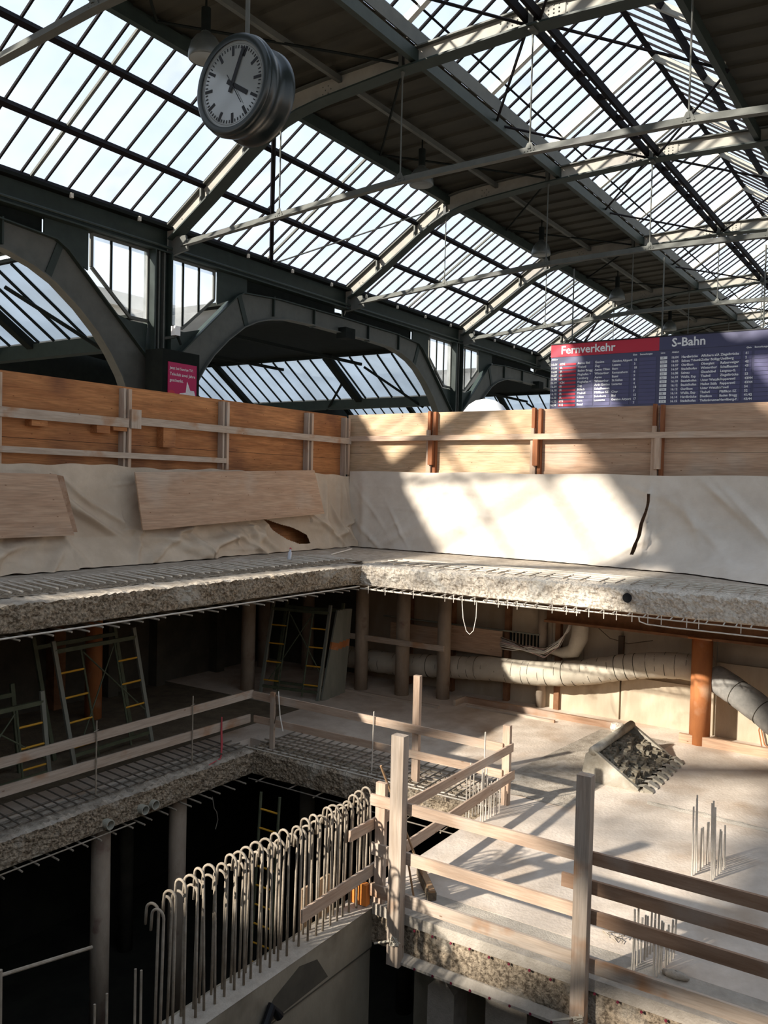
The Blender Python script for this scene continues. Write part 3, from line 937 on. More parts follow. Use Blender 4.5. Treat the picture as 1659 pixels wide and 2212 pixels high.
FERN = [('16.04', 'ICN', 'Aarau Biel', 'Genève', 'Genève Airport', '15'), ('16.04', 'IR', 'Thalwil', 'Zug', 'Luzern', '3'),
        ('16.06', 'IR', 'Baden Brugg', 'Aarau Olten', 'Bern', '18'), ('16.07', 'IR', 'Flughafen +', 'Winterthur', 'Romanshorn', '6'),
        ('16.08', 'IR', 'Lenzburg', 'Aarau', 'Basel', '9'), ('16.09', 'ICN', 'Flughafen +', 'Winterthur', 'St.Gallen', '8'),
        ('16.09', 'IR', 'Zug', 'Arth-Goldau', 'Locarno', '4'), ('16.10', 'IR', 'Bülach', 'Schaffhausen', '', '18'),
        ('16.12', 'IR', 'Thalwil', 'Pfäffikon SZ', 'Chur', '7'), ('16.30', 'IR', 'Olten', 'Solothurn', 'Biel', '15'),
        ('16.32', 'ICE', 'Bern', 'Lausanne', 'Genève Airport', '17'), ('16.34', 'ICE', 'Basel', '', '', '7')]
SBAHN = [('S9', '16.04', 'Hardbrücke', 'Affoltern a/A', 'Ziegelbrücke', '41'), ('S10', '16.05', 'Selnau Triemli', 'Zoller Bolligg', 'Uetliberg', '2'),
         ('S5', '16.07', 'Oerlikon', 'Oberglatt', 'Rafzerweiger', '42'), ('S11', '16.07', 'Stadelhofen', 'Winterthur', 'Schaffhausen', '43'),
         ('S4', '16.08', 'Selnau', 'Giesshübel', 'Langnau-G.', '1'), ('S2', '16.10', 'Wallis. Exp', 'Thalwil', 'Ziegelbrücke', '53'),
         ('S15', '16.10', 'Stadelhofen', 'Uster Wetzikon', 'Rapperswil', '43/44'), ('S7', '16.12', 'Stadelhofen', 'Meilen Stäfa', 'Rapperswil', '43/44'),
         ('S14', '16.12', 'Oerlikon', 'Uster Wetzikon', 'Hinwil', '54'), ('S8', '16.14', 'Wallis. Exp', 'Thalwil', 'Pfäffikon SZ', '52'),
         ('S12', '16.14', 'Hardbrücke', 'Dietikon', 'Baden Brugg', '41/42'), ('S16', '16.15', 'Stadelhofen', 'Tiefenbrunnen', 'Herrliberg-F.', '43/44')]
RV = (0, -1, 0)
it, tabs = [], []
pt = lambda px, z, d=-0.018: (d, float(ypx(px)), z)
for i, z in enumerate(ROWS):
    f_, s_ = FERN[i], SBAHN[i]
    for c, px in ((0, 1192), (1, 1212), (2, 1251), (3, 1288), (4, 1325), (5, 1371)):
        if f_[c]:
            it.append((f_[c], 0.084, pt(px, z - 0.012), RV))
    tabs.append((s_[0], 0.07, pt(1431, z - 0.008), RV))
    for c, px in ((1, 1452), (2, 1474), (3, 1517), (4, 1559), (5, 1612)):
        it.append((s_[c], 0.084, pt(px, z - 0.012), RV))
for s, px in (('Abfahrt', 1193), ('Gleis', 1368), ('Bemerkungen', 1384), ('Linie', 1429), ('Abfahrt', 1453), ('Gleis', 1614), ('Bemerkungen', 1632)):
    it.append((s, 0.06, pt(px, 1.93), RV))
text_mesh(it, 'departure_text', 'white', bd, 0.028)
text_mesh(tabs, 'line_text', 'board_navy', bd)
text_mesh([('Fernverkehr', 0.31, pt(1213, 2.10), RV)], 'heading_text', 'white', red_h, 0.02)
text_mesh([('S-Bahn', 0.31, pt(1452, 2.10), RV)], 'heading_text', 'white', navy_h, 0.02)

po = empty('advertising_box', (13.72, 15.2, 2.2))
tag(po, 'tall black advertising box with a crimson poster beside the iron column', 'advert')
F(-0.12, 1.02, -0.05, 0.52, 0.0, 2.30).build('casing', 'steel_black', po)
F(0.0, 0.9, 0.0, 0.45, -2.2, 0.0).build('pedestal', 'steel_black', po)
ps = F(0.04, 0.92, -0.07, -0.05, 0.7, 2.02).build('poster', 'poster_red', po)
text_mesh([('Jetzt bei Sunrise TV:', 0.088, (0.08, -0.075, 1.86), (1, 0, 0)), ('Teleclub zwei Jahre', 0.1, (0.08, -0.075, 1.72), (1, 0, 0)),
           ('geschenkt.', 0.1, (0.08, -0.075, 1.58), (1, 0, 0))], 'poster_text', 'poster_white', ps, 0.015)
MB().extr([(0.10, 0.72), (0.92, 0.72), (0.92, 1.22), (0.84, 1.42), (0.72, 1.42), (0.62, 1.62), (0.58, 1.36), (0.40, 1.33), (0.24, 1.16)], 'y', -0.074, -0.07).build('poster_figure', 'poster_white', ps)
MB().lathe([(0.001, -0.073), (0.13, -0.073)], (0.14, 0, 1.25), 'y', 20).build('poster_badge', 'board_red', ps)

cv = empty('security_camera', (14.22, 15.48, 4.9))
tag(cv, 'small white security camera bracketed to the iron column', 'camera')
F(-0.06, 0.1, -0.12, 0.02, 0.0, 0.22).build('housing', 'white', cv)
F(0.0, 0.05, -0.02, 0.3, -0.06, 0.0).build('bracket', 'steel_grey', cv)
MB().tube([(0.05, -0.08, -0.01), (0.14, -0.1, -0.2)], [0.035, 0.03], 8).build('lens_tube', 'steel_black', cv)

wd = empty('white_parasol', (19.0, 9.7, 2.2))
tag(wd, 'white domed cover just rising behind the timber hoarding', 'cover')
MB().lathe([(0.62, 0.95), (0.55, 1.15), (0.42, 1.32), (0.25, 1.43), (0.02, 1.48)], (0, 0, 0), 'z', 28).build('canopy', 'pure_white_cloth', wd, True)
MB().tube([(0, 0, -2.2), (0, 0, 1.4)], 0.03, 8).build('pole', 'steel_grey', wd)

em = bpy.data.materials.new('tube_light')
em.use_nodes = True
em.node_tree.nodes['Principled BSDF'].inputs['Emission Color'].default_value = (0.9, 0.95, 1.0, 1)
em.node_tree.nodes['Principled BSDF'].inputs['Emission Strength'].default_value = 3.0
MATS['tube_light'] = em
sl = empty('strip_light', (11.25, 17.1, 6.3))
tag(sl, 'lit fluorescent strip light under the dark aisle soffit', 'lamp')
MB().box(-0.05, 0.05, -0.1, 1.4, 0.03, 0.14).build('housing', 'steel_grey', sl)
MB().tube([(0, -0.05, 0), (0, 1.35, 0)], 0.03, 8).build('tube', 'tube_light', sl)


# ------------------------------------------------------------------ concourse slab around the pit
def rough_edge(parent, A, B, n, z0, T, m_top, m_face, W=0.7, amp=0.055, step=0.03, seed=0.0, flat_top=0.012):
    """a slab edge broken off by chisels: lumpy top margin and lumpy face, real relief"""
    A, B, n = Vector((*A, 0)), Vector((*B, 0)), Vector((*n, 0))
    L = (B - A).length
    t = (B - A) / L
    nx = max(8, int(L / step))
    rows_top = [(-W, 0.0, 0.0), (-W * 0.8, 0.0, flat_top), (-W * 0.6, 0.0, flat_top * 1.3), (-W * 0.4, -0.01, flat_top * 1.6), (-W * 0.2, -0.01, flat_top * 1.8), (-0.06, -0.005, flat_top * 2), (0.0, -0.02, 0.03)]
    nf = max(4, int(T / 0.028))
    rows_face = [(0.0, -0.02, 0.03)] + [(0.0, -0.03 - (T - 0.05) * (k + 1) / nf, 1.0) for k in range(nf)] + [(-0.10, -T - 0.01, 0.5), (-0.35, -T, 0.0)]

    def pt(u, row, ztop):
        d, z, a = row
        p = A + t * (u * L)
        q = p + n * d + Vector((0, 0, z0 + z))
        s = seed
        big = noise.noise((p.x * 1.3 + s, p.y * 1.3, s)) * 0.6
        lum = noise.noise((q.x * 9 + s, q.y * 9, q.z * 9)) + 0.8 * noise.noise((q.x * 24, q.y * 24 + s, q.z * 24))
        if ztop:
            q += Vector((0, 0, lum * a)) + n * (big * amp if d > -0.1 else 0)
            if d > -0.03:
                q += n * (lum * amp * 0.5)
        else:
            q += n * ((lum * amp * 0.8 + big * amp) * (a if a != 0.03 else 0.0))
            if a == 0.03:
                q += Vector((0, 0, lum * a)) + n * (big * amp + lum * amp * 0.5)
            elif a == 1.0 and z < -T * 0.7:
                q += Vector((0, 0, lum * 0.02))
        return q
    top, face = MB(), MB()
    top.grid(nx, len(rows_top) - 1, lambda u, v: pt(u, rows_top[int(round(v * (len(rows_top) - 1)))], True))
    face.grid(nx, len(rows_face) - 1, lambda u, v: pt(u, rows_face[int(round(v * (len(rows_face) - 1)))], False))
    top.build('broken_margin', m_top, parent)
    face.build('broken_face', m_face, parent)


fl2 = empty('floor')
tag(fl2, 'concourse slab around the pit with its broken edge and bared reinforcement', None, None, 'structure')
W = 0.7
for b in ((-60, 80, 9.26 + W, 60), (13.2 + W, 80, -40, 9.26 + W), (-60, 1.05, -40, 9.26 + W), (1.05, 13.2 + W, -40, -2.2)):
    box('slab_body', 'concrete_top', fl2, b[0], b[1], b[2], b[3], -0.37, 0.0)
rough_edge(fl2, (1.05, 9.26), (13.35, 9.26), (0, -1), 0.0, 0.36, 'concrete_top', 'concrete_rough', W, seed=3.1)
rough_edge(fl2, (13.2, 9.4), (13.2, -2.2), (-1, 0), 0.0, 0.38, 'concrete_rough_pale', 'concrete_rough_pale', W, seed=9.4)
MB().lathe([(0.001, -0.055), (0.075, -0.055)], (13.2, 4.19, -0.14), 'x', 20).build('bore_hole', 'black', fl2)
# bared bars: across the margin, and the bottom mat poking out below
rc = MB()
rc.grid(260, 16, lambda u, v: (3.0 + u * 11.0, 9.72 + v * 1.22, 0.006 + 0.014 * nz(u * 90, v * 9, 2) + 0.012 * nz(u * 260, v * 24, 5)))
rc.build('chiselled_shade_bed', 'concrete_rough', fl2)  # rough concrete kept darker to suggest a shaded recess between the bars
bar = MB().tube([(0, 0, 0), (-0.22, -1.05, 0)], 0.014, 6).mesh('rebar', 'rebar_pale')
x = 5.6
k = 0
while x < 13.9:
    inst('rebar', bar, fl2, (x + R.uniform(-0.02, 0.02), 10.85 + R.uniform(-0.06, 0.05), 0.055 + R.uniform(0, 0.012)))
    x += 0.165
    k += 1
stub = MB().tube([(0, 0.5, 0), (0, 0, -0.012)], 0.013, 6).mesh('rebar', 'rebar_steel')
x = 4.6
while x < 13.0:
    inst('rebar', stub, fl2, (x, 9.1 + R.uniform(-0.05, 0.06), -0.405 + R.uniform(-0.012, 0.012)))
    x += R.choice((0.17, 0.2, 0.26, 0.3))
MB().tube([(3.5, 9.2, -0.39), (7.5, 9.19, -0.385), (11, 9.21, -0.385), (13.1, 9.2, -0.38)], 0.012, 6).build('rebar', 'rebar_pale', fl2)
# right arm: long bars beside the edge, short ones over it, and the hanging lower mat
for xx, zz in ((13.75, 0.02), (13.95, 0.03), (14.2, 0.03), (14.45, 0.025), (14.75, 0.02)):
    MB().tube([(xx, 9.3, zz), (xx + 0.03, 6, zz + 0.01), (xx, 2.5, zz), (xx, -2.4, zz)], 0.011, 6).build('rebar', 'rebar_pale', fl2)
cross = MB().tube([(0.0, 0, 0), (0.62, 0.05, 0.01)], 0.011, 6).mesh('rebar', 'rebar_steel')
y = 9.0
while y > -1:
    inst('rebar', cross, fl2, (13.5 + R.uniform(-0.05, 0.05), y, 0.035))
    y -= R.choice((0.2, 0.26, 0.32))
MB().tube([(13.06, 9.15, -0.41), (13.05, 6.5, -0.425), (13.05, 4.9, -0.43)], 0.015, 6).build('rebar', 'rebar_pale', fl2)
MB().tube([(13.12, 6.6, -0.40), (13.1, 3.2, -0.41), (13.1, -2.2, -0.41)], 0.011, 6).build('rebar', 'rebar_pale', fl2)
MB().tube([(13.08, 3.98, -0.41), (13.05, 3.96, -0.47), (13.05, 3.85, -0.50), (13.05, 3.5, -0.51), (13.05, -2.2, -0.52)], 0.011, 6).build('rebar', 'rebar_pale', fl2)
st2 = MB().tube([(-0.08, 0, 0.01), (0.3, 0.04, 0.03)], 0.010, 6).mesh('rebar', 'rebar_pale')
st3 = MB().tube([(-0.02, 0, -0.06), (-0.02, 0, 0.08)], 0.007, 5).mesh('rebar', 'rebar_pale')
y = 9.0
while y > -1.5:
    inst('rebar', st2, fl2, (13.06, y, -0.40))
    if R.random() < 0.6:
        inst('rebar', st3, fl2, (13.02, y - 0.07, -0.42))
    y -= R.choice((0.17, 0.2, 0.24))

wire = MB().tube([(13.06, 7.02, -0.42), (13.05, 6.98, -0.75), (13.06, 6.92, -0.95), (13.05, 6.85, -1.0), (13.05, 6.78, -0.93), (13.06, 6.74, -0.7), (13.05, 6.73, -0.42)], 0.007, 5).build('hanging_wire', 'cable_pale')
tag(wire, 'thin white wire looping down from the edge of the upper slab', 'wire')
bw = MB().tube([(16.4, 11.9, 0.03), (15.9, 11.4, 0.05), (15.2, 11.2, 0.03), (14.6, 11.0, 0.02)], 0.012, 6).build('rope_end', 'cable_pale')
tag(bw, 'frayed pale rope end lying on the slab in the corner of the hoarding', 'rope')

# ------------------------------------------------------------------ timber hoarding
wl = empty('wall_left')
tag(wl, 'orange shuttering-ply hoarding behind the leaning boards', None, None, 'structure')
XS = [5.0, 7.85, 10.38, 12.88, 15.64, 17.25]
for a, b in zip(XS[:-1], XS[1:]):
    for z0, z1 in ((0.0, 1.06), (1.06, 2.13), (2.13, 3.18)):
        dy = R.uniform(0, 0.008)
        MB().box(a + 0.006, b - 0.006, 12.6 + dy, 12.63 + dy, z0 + 0.004, z1 - 0.004).build('panel', 'ply_orange_x', wl)
MB().box(-40, 5.0, 12.6, 12.63, 0, 3.18).build('panel', 'ply_orange_x', wl)
for x in XS[1:-1] + [17.08]:
    MB().box(x - 0.075, x - 0.025, 12.46, 12.6, 1.2, 3.13).build('stud', 'timber_dusty_z', wl)
    MB().box(x + 0.005, x + 0.07, 12.42, 12.6, 1.75 if x > 12 else 1.2, 3.12).build('stud', 'timber_z', wl)
for x0, x1, za, zb in ((3.0, 10.36, 2.43, 2.59), (10.56, 17.15, 2.49, 2.63), (3.0, 12.84, 1.88, 1.98)):
    MB().box(x0, x1, 12.38, 12.42, za, zb).build('rail', 'timber_dusty_x', wl)
MB().box(10.4, 10.62, 12.36, 12.4, 2.42, 2.76).build('block', 'timber_dusty_z', wl)
for x, z0, z1, w in ((8.44, 2.33, 2.44, 0.29), (9.7, 2.3, 2.44, 0.28), (10.05, 2.36, 2.46, 0.3), (11.2, 2.12, 2.5, 0.3)):
    MB().box(x, x + w, 12.42, 12.6, z0, z1).build('block', 'ply_orange_x', wl)

wr = empty('wall_right')
tag(wr, 'pale three-ply hoarding above the fleece with knotty boards', None, None, 'structure')
YS = [12.6, 10.15, 7.56, 4.98, 2.4, -0.2, -4.0]
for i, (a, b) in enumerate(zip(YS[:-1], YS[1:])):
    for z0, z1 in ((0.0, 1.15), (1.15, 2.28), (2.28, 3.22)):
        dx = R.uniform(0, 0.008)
        MB().box(17.3 + dx, 17.33 + dx, b + 0.006, a - 0.006, z0 + 0.004, z1 - 0.004).build('panel', 'ply_pale_y' if i < 2 else 'ply_dusty_y', wr)  # sunlit bays get the paler ply, bays in roof shadow the duller one
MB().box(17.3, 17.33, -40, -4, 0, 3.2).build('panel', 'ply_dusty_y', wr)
for y in YS[1:-1]:
    MB().box(17.2, 17.3, y + 0.04, y + 0.11, 2.66, 3.24).build('stud', 'timber_red_z', wr)
    MB().box(17.2, 17.3, y - 0.11, y - 0.04, 1.2, 3.22).build('stud', 'timber_red_z', wr)
    MB().box(17.12, 17.2, y + 0.02, y + 0.09, 2.68, 2.8).build('block', 'timber_z', wr)
    MB().box(17.16, 17.3, y - 0.01, y + 0.11, 1.2, 2.56).build('stud', 'timber_z', wr)
    MB().box(17.1, 17.2, y - 0.08, y + 0.03, 2.0 if y > 6 else 1.95, 2.56).build('stud', 'timber_red_z' if y > 6 else 'timber_z', wr)
MB().box(17.12, 17.16, -4.0, 12.5, 2.56, 2.68).build('rail', 'timber_y', wr)

# unseen hoarding added on the other two sides to keep the pit dark
for nm, lb, ax_, pos, lo, hi in (('wall_near_added', 'unseen plywood hoarding added behind the viewer to darken the pit', 'x', -4.2, -4.8, 12.6), ('wall_front_added', 'unseen plywood hoarding added across from the leaning boards to darken the pit', 'y', -4.8, -4.2, 17.3)):
    w_ = empty(nm)
    tag(w_, lb, None, None, 'structure')
    n_ = 7 if ax_ == 'x' else 8
    for i in range(n_):
        a, b = lo + (hi - lo) * i / n_, lo + (hi - lo) * (i + 1) / n_
        for z0, z1 in ((0.0, 1.06), (1.06, 2.13), (2.13, 3.18)):
            bb = (pos - 0.03, pos, a + 0.006, b - 0.006) if ax_ == 'x' else (a + 0.006, b - 0.006, pos - 0.03, pos)
            MB().box(*bb, z0 + 0.004, z1 - 0.004).build('panel', 'ply_dusty_y' if ax_ == 'x' else 'ply_dusty_x', w_)
        bb = (pos, pos + 0.1, a - 0.04, a + 0.04) if ax_ == 'x' else (a - 0.04, a + 0.04, pos, pos + 0.1)
        MB().box(*bb, 0.0, 3.12).build('stud', 'timber_z', w_)

# ------------------------------------------------------------------ dust fleece hung over the hoarding feet
def folds(seed, n, x0, x1, z0, z1, amax):
    rr = random.Random(seed)
    out = []
    for _ in range(n):
        out.append((rr.uniform(x0, x1), rr.uniform(z0, z1), rr.uniform(-1.2, 1.2), rr.uniform(0.03, 0.10), rr.uniform(0.3, 1.0) * amax, rr.uniform(0.25, 0.8)))
    return out


def fold_sum(fs, x, z):
    s = 0.0
    for x0, z0, a, w, h, l in fs:
        ca, sa = math.cos(a), math.sin(a)
        u, v = (x - x0) * ca + (z - z0) * sa, -(x - x0) * sa + (z - z0) * ca
        if abs(v) < 3 * w and abs(u) < 3 * l:
            s += h * math.exp(-(v / w) ** 2 - (u / l) ** 2)
    return s


LF = folds(11, 46, 5, 17, 0.0, 0.7, 0.12) + folds(77, 26, 5, 17, 0.5, 1.7, 0.045) + [
    (8.9, 1.25, -0.62, 0.06, 0.07, 0.9), (9.2, 1.0, -0.55, 0.07, 0.08, 1.0), (9.5, 0.8, -0.45, 0.06, 0.07, 1.0), (9.1, 1.42, -0.7, 0.04, 0.05, 0.6), (9.9, 0.9, -0.5, 0.05, 0.06, 0.7),
    (11.6, 0.3, -0.25, 0.09, 0.12, 1.0), (12.6, 0.35, 0.1, 0.08, 0.10, 1.0), (13.8, 0.35, -0.6, 0.10, 0.12, 0.6), (7.6, 0.35, 0.15, 0.09, 0.13, 0.9), (6.4, 0.3, -0.2, 0.08, 0.1, 0.9),
    (16.1, 0.9, 1.5, 0.10, 0.09, 0.9), (16.6, 0.8, 1.4, 0.08, 0.08, 0.9), (16.9, 0.9, 1.57, 0.05, 0.07, 1.0)]
HOLE = [(13.9, 0.73), (14.3, 0.64), (14.9, 0.50), (15.32, 0.33), (15.36, 0.13), (15.0, 0.13), (14.6, 0.26), (14.25, 0.45)]


def inpoly(x, z, P):
    c = False
    for (x1, z1), (x2, z2) in zip(P, P[1:] + P[:1]):
        if (z1 > z) != (z2 > z) and x < (x2 - x1) * (z - z1) / (z2 - z1) + x1:
            c = not c
    return c


def left_fleece(u, v):
    x = 4.0 + u * 13.2
    top = 1.73 + 0.02 * math.sin(x * 2.1) + 0.012 * math.sin(x * 7.7)
    z = top * (1 - v) + 0.02 * v
    y = 12.40 - 0.16 * (v ** 1.5) - 0.28 * max(0, v - 0.72) / 0.28 * (1.2 if x < 9 else (1.0 if x < 12 else 0.45))
    damp = min(1.0, v * 5) * (0.45 if 0.62 < z < 1.6 and (x < 8.9 or 10.2 < x < 15.5) else 1.0)
    f = fold_sum(LF, x, z)
    y -= (f + 0.02 * nz(x, z, 1, 1.7) + 0.008 * nz(x, z, 4, 6)) * damp
    if v > 0.9:
        z += 0.03 * nz(x, 0, 3, 3)
    if x > 16.7:
        y -= (x - 16.7) * 0.35 * v
    return (x, y, max(z, 0.012))


fm = MB()
fm.grid(640, 100, left_fleece, lambda u, v: inpoly(4.0 + u * 13.2, 1.73 * (1 - v), HOLE))
fo = fm.build('fleece_sheet', 'fleece', None, True)
tag(fo, 'creased beige fleece sheet hanging behind the two leaning boards', 'sheet')

RF = folds(23, 26, -3, 12, 0.0, 0.6, 0.06) + folds(78, 20, -3, 12, 0.4, 1.7, 0.03) + [(10.9, 0.3, -0.5, 0.1, 0.06, 0.7), (7.5, 0.35, 0.5, 0.1, 0.05, 0.8), (6.2, 0.5, 0.9, 0.14, 0.05, 0.8), (5.0, 0.9, 1.5, 0.07, 0.10, 0.9),
    (3.6, 1.3, 0.75, 0.06, 0.07, 1.0), (3.2, 1.1, 0.8, 0.07, 0.08, 1.0), (2.9, 0.8, 0.7, 0.08, 0.08, 1.0), (3.9, 0.7, 0.7, 0.09, 0.06, 1.0), (4.2, 0.9, 1.1, 0.08, 0.05, 0.6), (11.9, 0.9, 1.5, 0.12, 0.06, 1.0),
    (8.9, 1.35, 0.05, 0.02, 0.015, 2.0), (6.5, 1.2, 0.02, 0.02, 0.015, 2.0), (9.5, 0.9, 0.05, 0.02, 0.015, 2.0), (7.0, 0.62, 0.0, 0.02, 0.012, 2.0)]


def right_fleece(u, v):
    y = 12.37 - u * 16.4
    zz = 1.83 * (1 - v)
    y += (5.23 - (min(max(zz, 0.23), 1.5) - 0.23) / 1.25 * 0.19 - 5.135 + 0.02 * math.sin(zz * 9)) * max(0.0, 1 - abs(y - 5.135) / 0.5)
    top = 1.83 + 0.012 * math.sin(y * 2.3)
    z = top * (1 - v) + 0.02 * v
    base = float(np.interp(y, [-4, 2.3, 4.0, 7.0, 12.4], [14.9, 15.1, 16.2, 16.75, 16.95]))
    x = 17.10 + (base - 17.10) * (v ** 4 if y < 5 else v ** 2)
    x -= (fold_sum(RF, y, z) + 0.018 * nz(y, z, 7, 1.3) + 0.006 * nz(y, z, 2, 5)) * min(1.0, v * 5)
    return (x, y, max(z, 0.012) + (0.02 * abs(nz(y, 1, 1, 4)) if v > 0.93 else 0))


def slit(u, v):
    y, z = 12.37 - u * 16.4, 1.83 * (1 - v)
    return 0.24 < z < 1.48 and abs(y - 5.135) < 0.025


fm = MB()
fm.grid(440, 50, right_fleece, slit)
fo = fm.build('fleece_sheet', 'fleece_pale', None, True)
tag(fo, 'pale fleece sheet stretched smooth with one dark slit under the three-ply hoarding', 'sheet')

# boards leaning on the fleece
def leaning(name, pts, m, label):
    n = Vector((0, -0.03, 0))
    vs = [Vector(p) for p in pts]
    o = MB().add(vs + [v + n for v in vs], [(3, 2, 1, 0), (4, 5, 6, 7), (0, 1, 5, 4), (1, 2, 6, 5), (2, 3, 7, 6), (3, 0, 4, 7)]).build(name, m)
    return tag(o, label, 'board')


leaning('plywood_board', [(5.0, 12.16, 1.56), (8.70, 12.16, 1.56), (8.95, 12.02, 0.57), (5.0, 12.02, 0.57)], 'ply_dusty_x', 'dusty plywood board with a cut corner leaning beside bare creased fleece')
leaning('plywood_board', [(8.62, 12.20, 1.57), (8.86, 12.20, 1.53), (9.04, 12.06, 0.62), (8.70, 12.06, 0.62)], 'timber_brown_y', 'narrow brown board edge sticking out behind a dusty leaning board')
leaning('plywood_board', [(10.30, 12.16, 1.63), (15.40, 12.16, 1.81), (15.60, 12.00, 0.83), (10.36, 12.00, 0.61)], 'ply_dusty_x', 'long tilted plywood board leaning on fleece above the dark torn gap')

bo = empty('plastic_bottle', (12.55, 10.45, 0.05))
tag(bo, 'clear plastic bottle with red cap lying tilted on bared bars', 'bottle')
ax0, ax1 = Vector((0, 0, 0.0)), Vector((0.10, 0.05, 0.20))
MB().tube([ax0, ax0.lerp(ax1, 0.1), ax0.lerp(ax1, 0.65), ax0.lerp(ax1, 0.85), ax1], [0.03, 0.04, 0.04, 0.02, 0.016], 12).build('body', 'bottle_clear', bo, True)
MB().tube([ax1, ax1 + (ax1 - ax0) * 0.12], 0.02, 10).build('cap', 'tape_red', bo)


# ------------------------------------------------------------------ lower floor, pit and its walls
UNIT, DATUM = 0.9, 0.15
FZ = -3.4
SU = -0.58                  # underside of the upper slab in drawing units
fl = empty('floor')
tag(fl, 'dusty concrete floor of the lower level with an opening and starter bars', None, None, 'structure')
W2 = 0.6
box('slab_body', 'concrete_floor', fl, 8.35 + W2, 18.4, -2.5, 5.78, FZ - 0.42, FZ)
box('slab_body', 'concrete_floor', fl, 8.6, 8.35 + W2, 5.2, 5.78, FZ - 0.42, FZ - 0.004)
box('slab_body', 'concrete_floor', fl, 11.75 + W2, 18.4, 5.78, 10.55 + W2, FZ - 0.42, FZ)
box('slab_body', 'concrete_floor', fl, 1.2, 18.4, 10.55 + W2, 11.75, FZ - 0.42, FZ)
box('slab_body', 'earth_shade_floor', fl, 1.2, 14.6, 11.75, 16.0, FZ - 0.42, FZ - 0.002)  # brown earth tone, darkened to carry the shade under the upper slab
box('slab_body', 'concrete_floor', fl, 14.6, 18.4, 11.75, 16.0, FZ - 0.42, FZ)
rough_edge(fl, (1.2, 10.55), (11.9, 10.55), (0, -1), FZ, 0.42, 'concrete_top', 'concrete_rough', W2, seed=21.0, flat_top=0.03)
rough_edge(fl, (11.75, 10.7), (11.75, 5.78), (-1, 0), FZ, 0.42, 'concrete_rough', 'concrete_rough', W2, seed=33.0, flat_top=0.03)
rough_edge(fl, (8.35, 5.6), (8.35, -2.5), (-1, 0), FZ - 0.10, 0.40, 'concrete_floor', 'concrete_rough', W2, amp=0.015, seed=41.0, flat_top=0.004)
box('edge_band', 'concrete_cap', fl, 8.325, 8.35 + W2 + 0.1, -2.5, 5.56, FZ - 0.13, FZ - 0.002)
MB().extr([(8.25, FZ - 0.56), (8.36, FZ - 0.56), (8.36, FZ - 0.47), (8.33, FZ - 0.47), (8.25, FZ - 0.53)], 'y', -2.5, 5.3).build('edge_ledge', 'concrete_cap', fl)
dot = MB().lathe([(0.001, -0.01), (0.013, -0.01), (0.015, 0.0)], (0, 0, 0), 'x', 10).mesh('form_tie', 'form_red')
y = 5.2
while y > -0.5:
    inst('form_tie', dot, fl, (8.315, y, FZ - 0.14 + R.uniform(-0.01, 0.01)))
    inst('form_tie', dot, fl, (8.25, y - 0.05, FZ - 0.545))
    y -= 0.235
# long mortar ridge and dust heaps on the floor
rd = MB()
rd.grid(90, 4, lambda u, v: (13.6 - u * 0.15 + (v - 0.5) * 0.16 + 0.03 * nz(u * 9, v, 2), 3.9 - u * 4.5, FZ + 0.003 + 0.028 * max(0, 1 - abs(v - 0.5) * 2) * (1 + nz(u * 30, v * 3, 5))))
rd.build('mortar_ridge', 'concrete_cap', fl, True)
rd = MB()
rd.grid(60, 14, lambda u, v: (12.6 + u * 4.6, 5.6 - u * 0.4 + (v - 0.5) * 1.5, FZ + 0.002 + max(0, 0.035 * (nz(u * 14, v * 5, 1) + 0.2)) * max(0, 1 - (2 * v - 1) ** 2)))
rd.build('rubble_dust', 'concrete_top', fl)

# reinforcement bared along the opening
for i, xx in enumerate((11.84, 11.95, 12.1, 12.26, 12.42, 12.58, 12.74, 12.9)):
    MB().tube([(xx, 11.0 - R.uniform(0, 0.4), FZ + 0.02), (xx + R.uniform(-0.02, 0.02), 8.5, FZ + 0.03), (xx, 5.85 + R.uniform(0, 0.3), FZ + 0.025)], 0.013, 6).build('rebar', 'rebar_pale' if i < 2 else 'rebar_steel', fl)
cb = MB().tube([(0, 0, 0), (1.2, 0.02, 0.01)], 0.011, 6).mesh('rebar', 'rebar_dark')
y = 10.6
while y > 6.0:
    inst('rebar', cb, fl, (11.85 + R.uniform(0, 0.08), y, FZ + 0.045))
    y -= 0.19
lb = MB().tube([(0, 0.95, 0), (-0.12, 0, 0.01)], 0.012, 6).mesh('rebar', 'rebar_dark')
x = 5.4
while x < 11.8:
    inst('rebar', lb, fl, (x, 10.72, FZ + 0.045))
    x += 0.19
for yy in (10.8, 11.0, 11.22):
    MB().tube([(4, yy, FZ + 0.035), (11.9, yy, FZ + 0.035)], 0.012, 6).build('rebar', 'rebar_dark', fl)
ls = MB().tube([(0, 0.5, 0), (-0.03, 0, -0.01)], 0.014, 6).mesh('rebar', 'rebar_steel')
x = 4.8
while x < 11.6:
    inst('rebar', ls, fl, (x, 10.38 + R.uniform(-0.06, 0.05), FZ - 0.45 + R.uniform(-0.01, 0.01)))
    x += R.choice((0.2, 0.26, 0.3))
MB().tube([(4.0, 10.5, FZ - 0.43), (9.0, 10.48, FZ - 0.43)], 0.011, 6).build('rebar', 'rebar_steel', fl)
fs_ = MB().tube([(0.5, 0, 0), (0, 0, -0.02)], 0.013, 6).mesh('rebar', 'rebar_steel')
for y in (10.3, 9.6, 9.0, 8.1, 7.2, 6.5):
    inst('rebar', fs_, fl, (11.6 + R.uniform(-0.05, 0.03), y, FZ - 0.44))
MB().tube([(11.6, 10.5, FZ - 0.44), (11.62, 6.0, FZ - 0.44)], 0.011, 6).build('rebar', 'rebar_dark', fl)
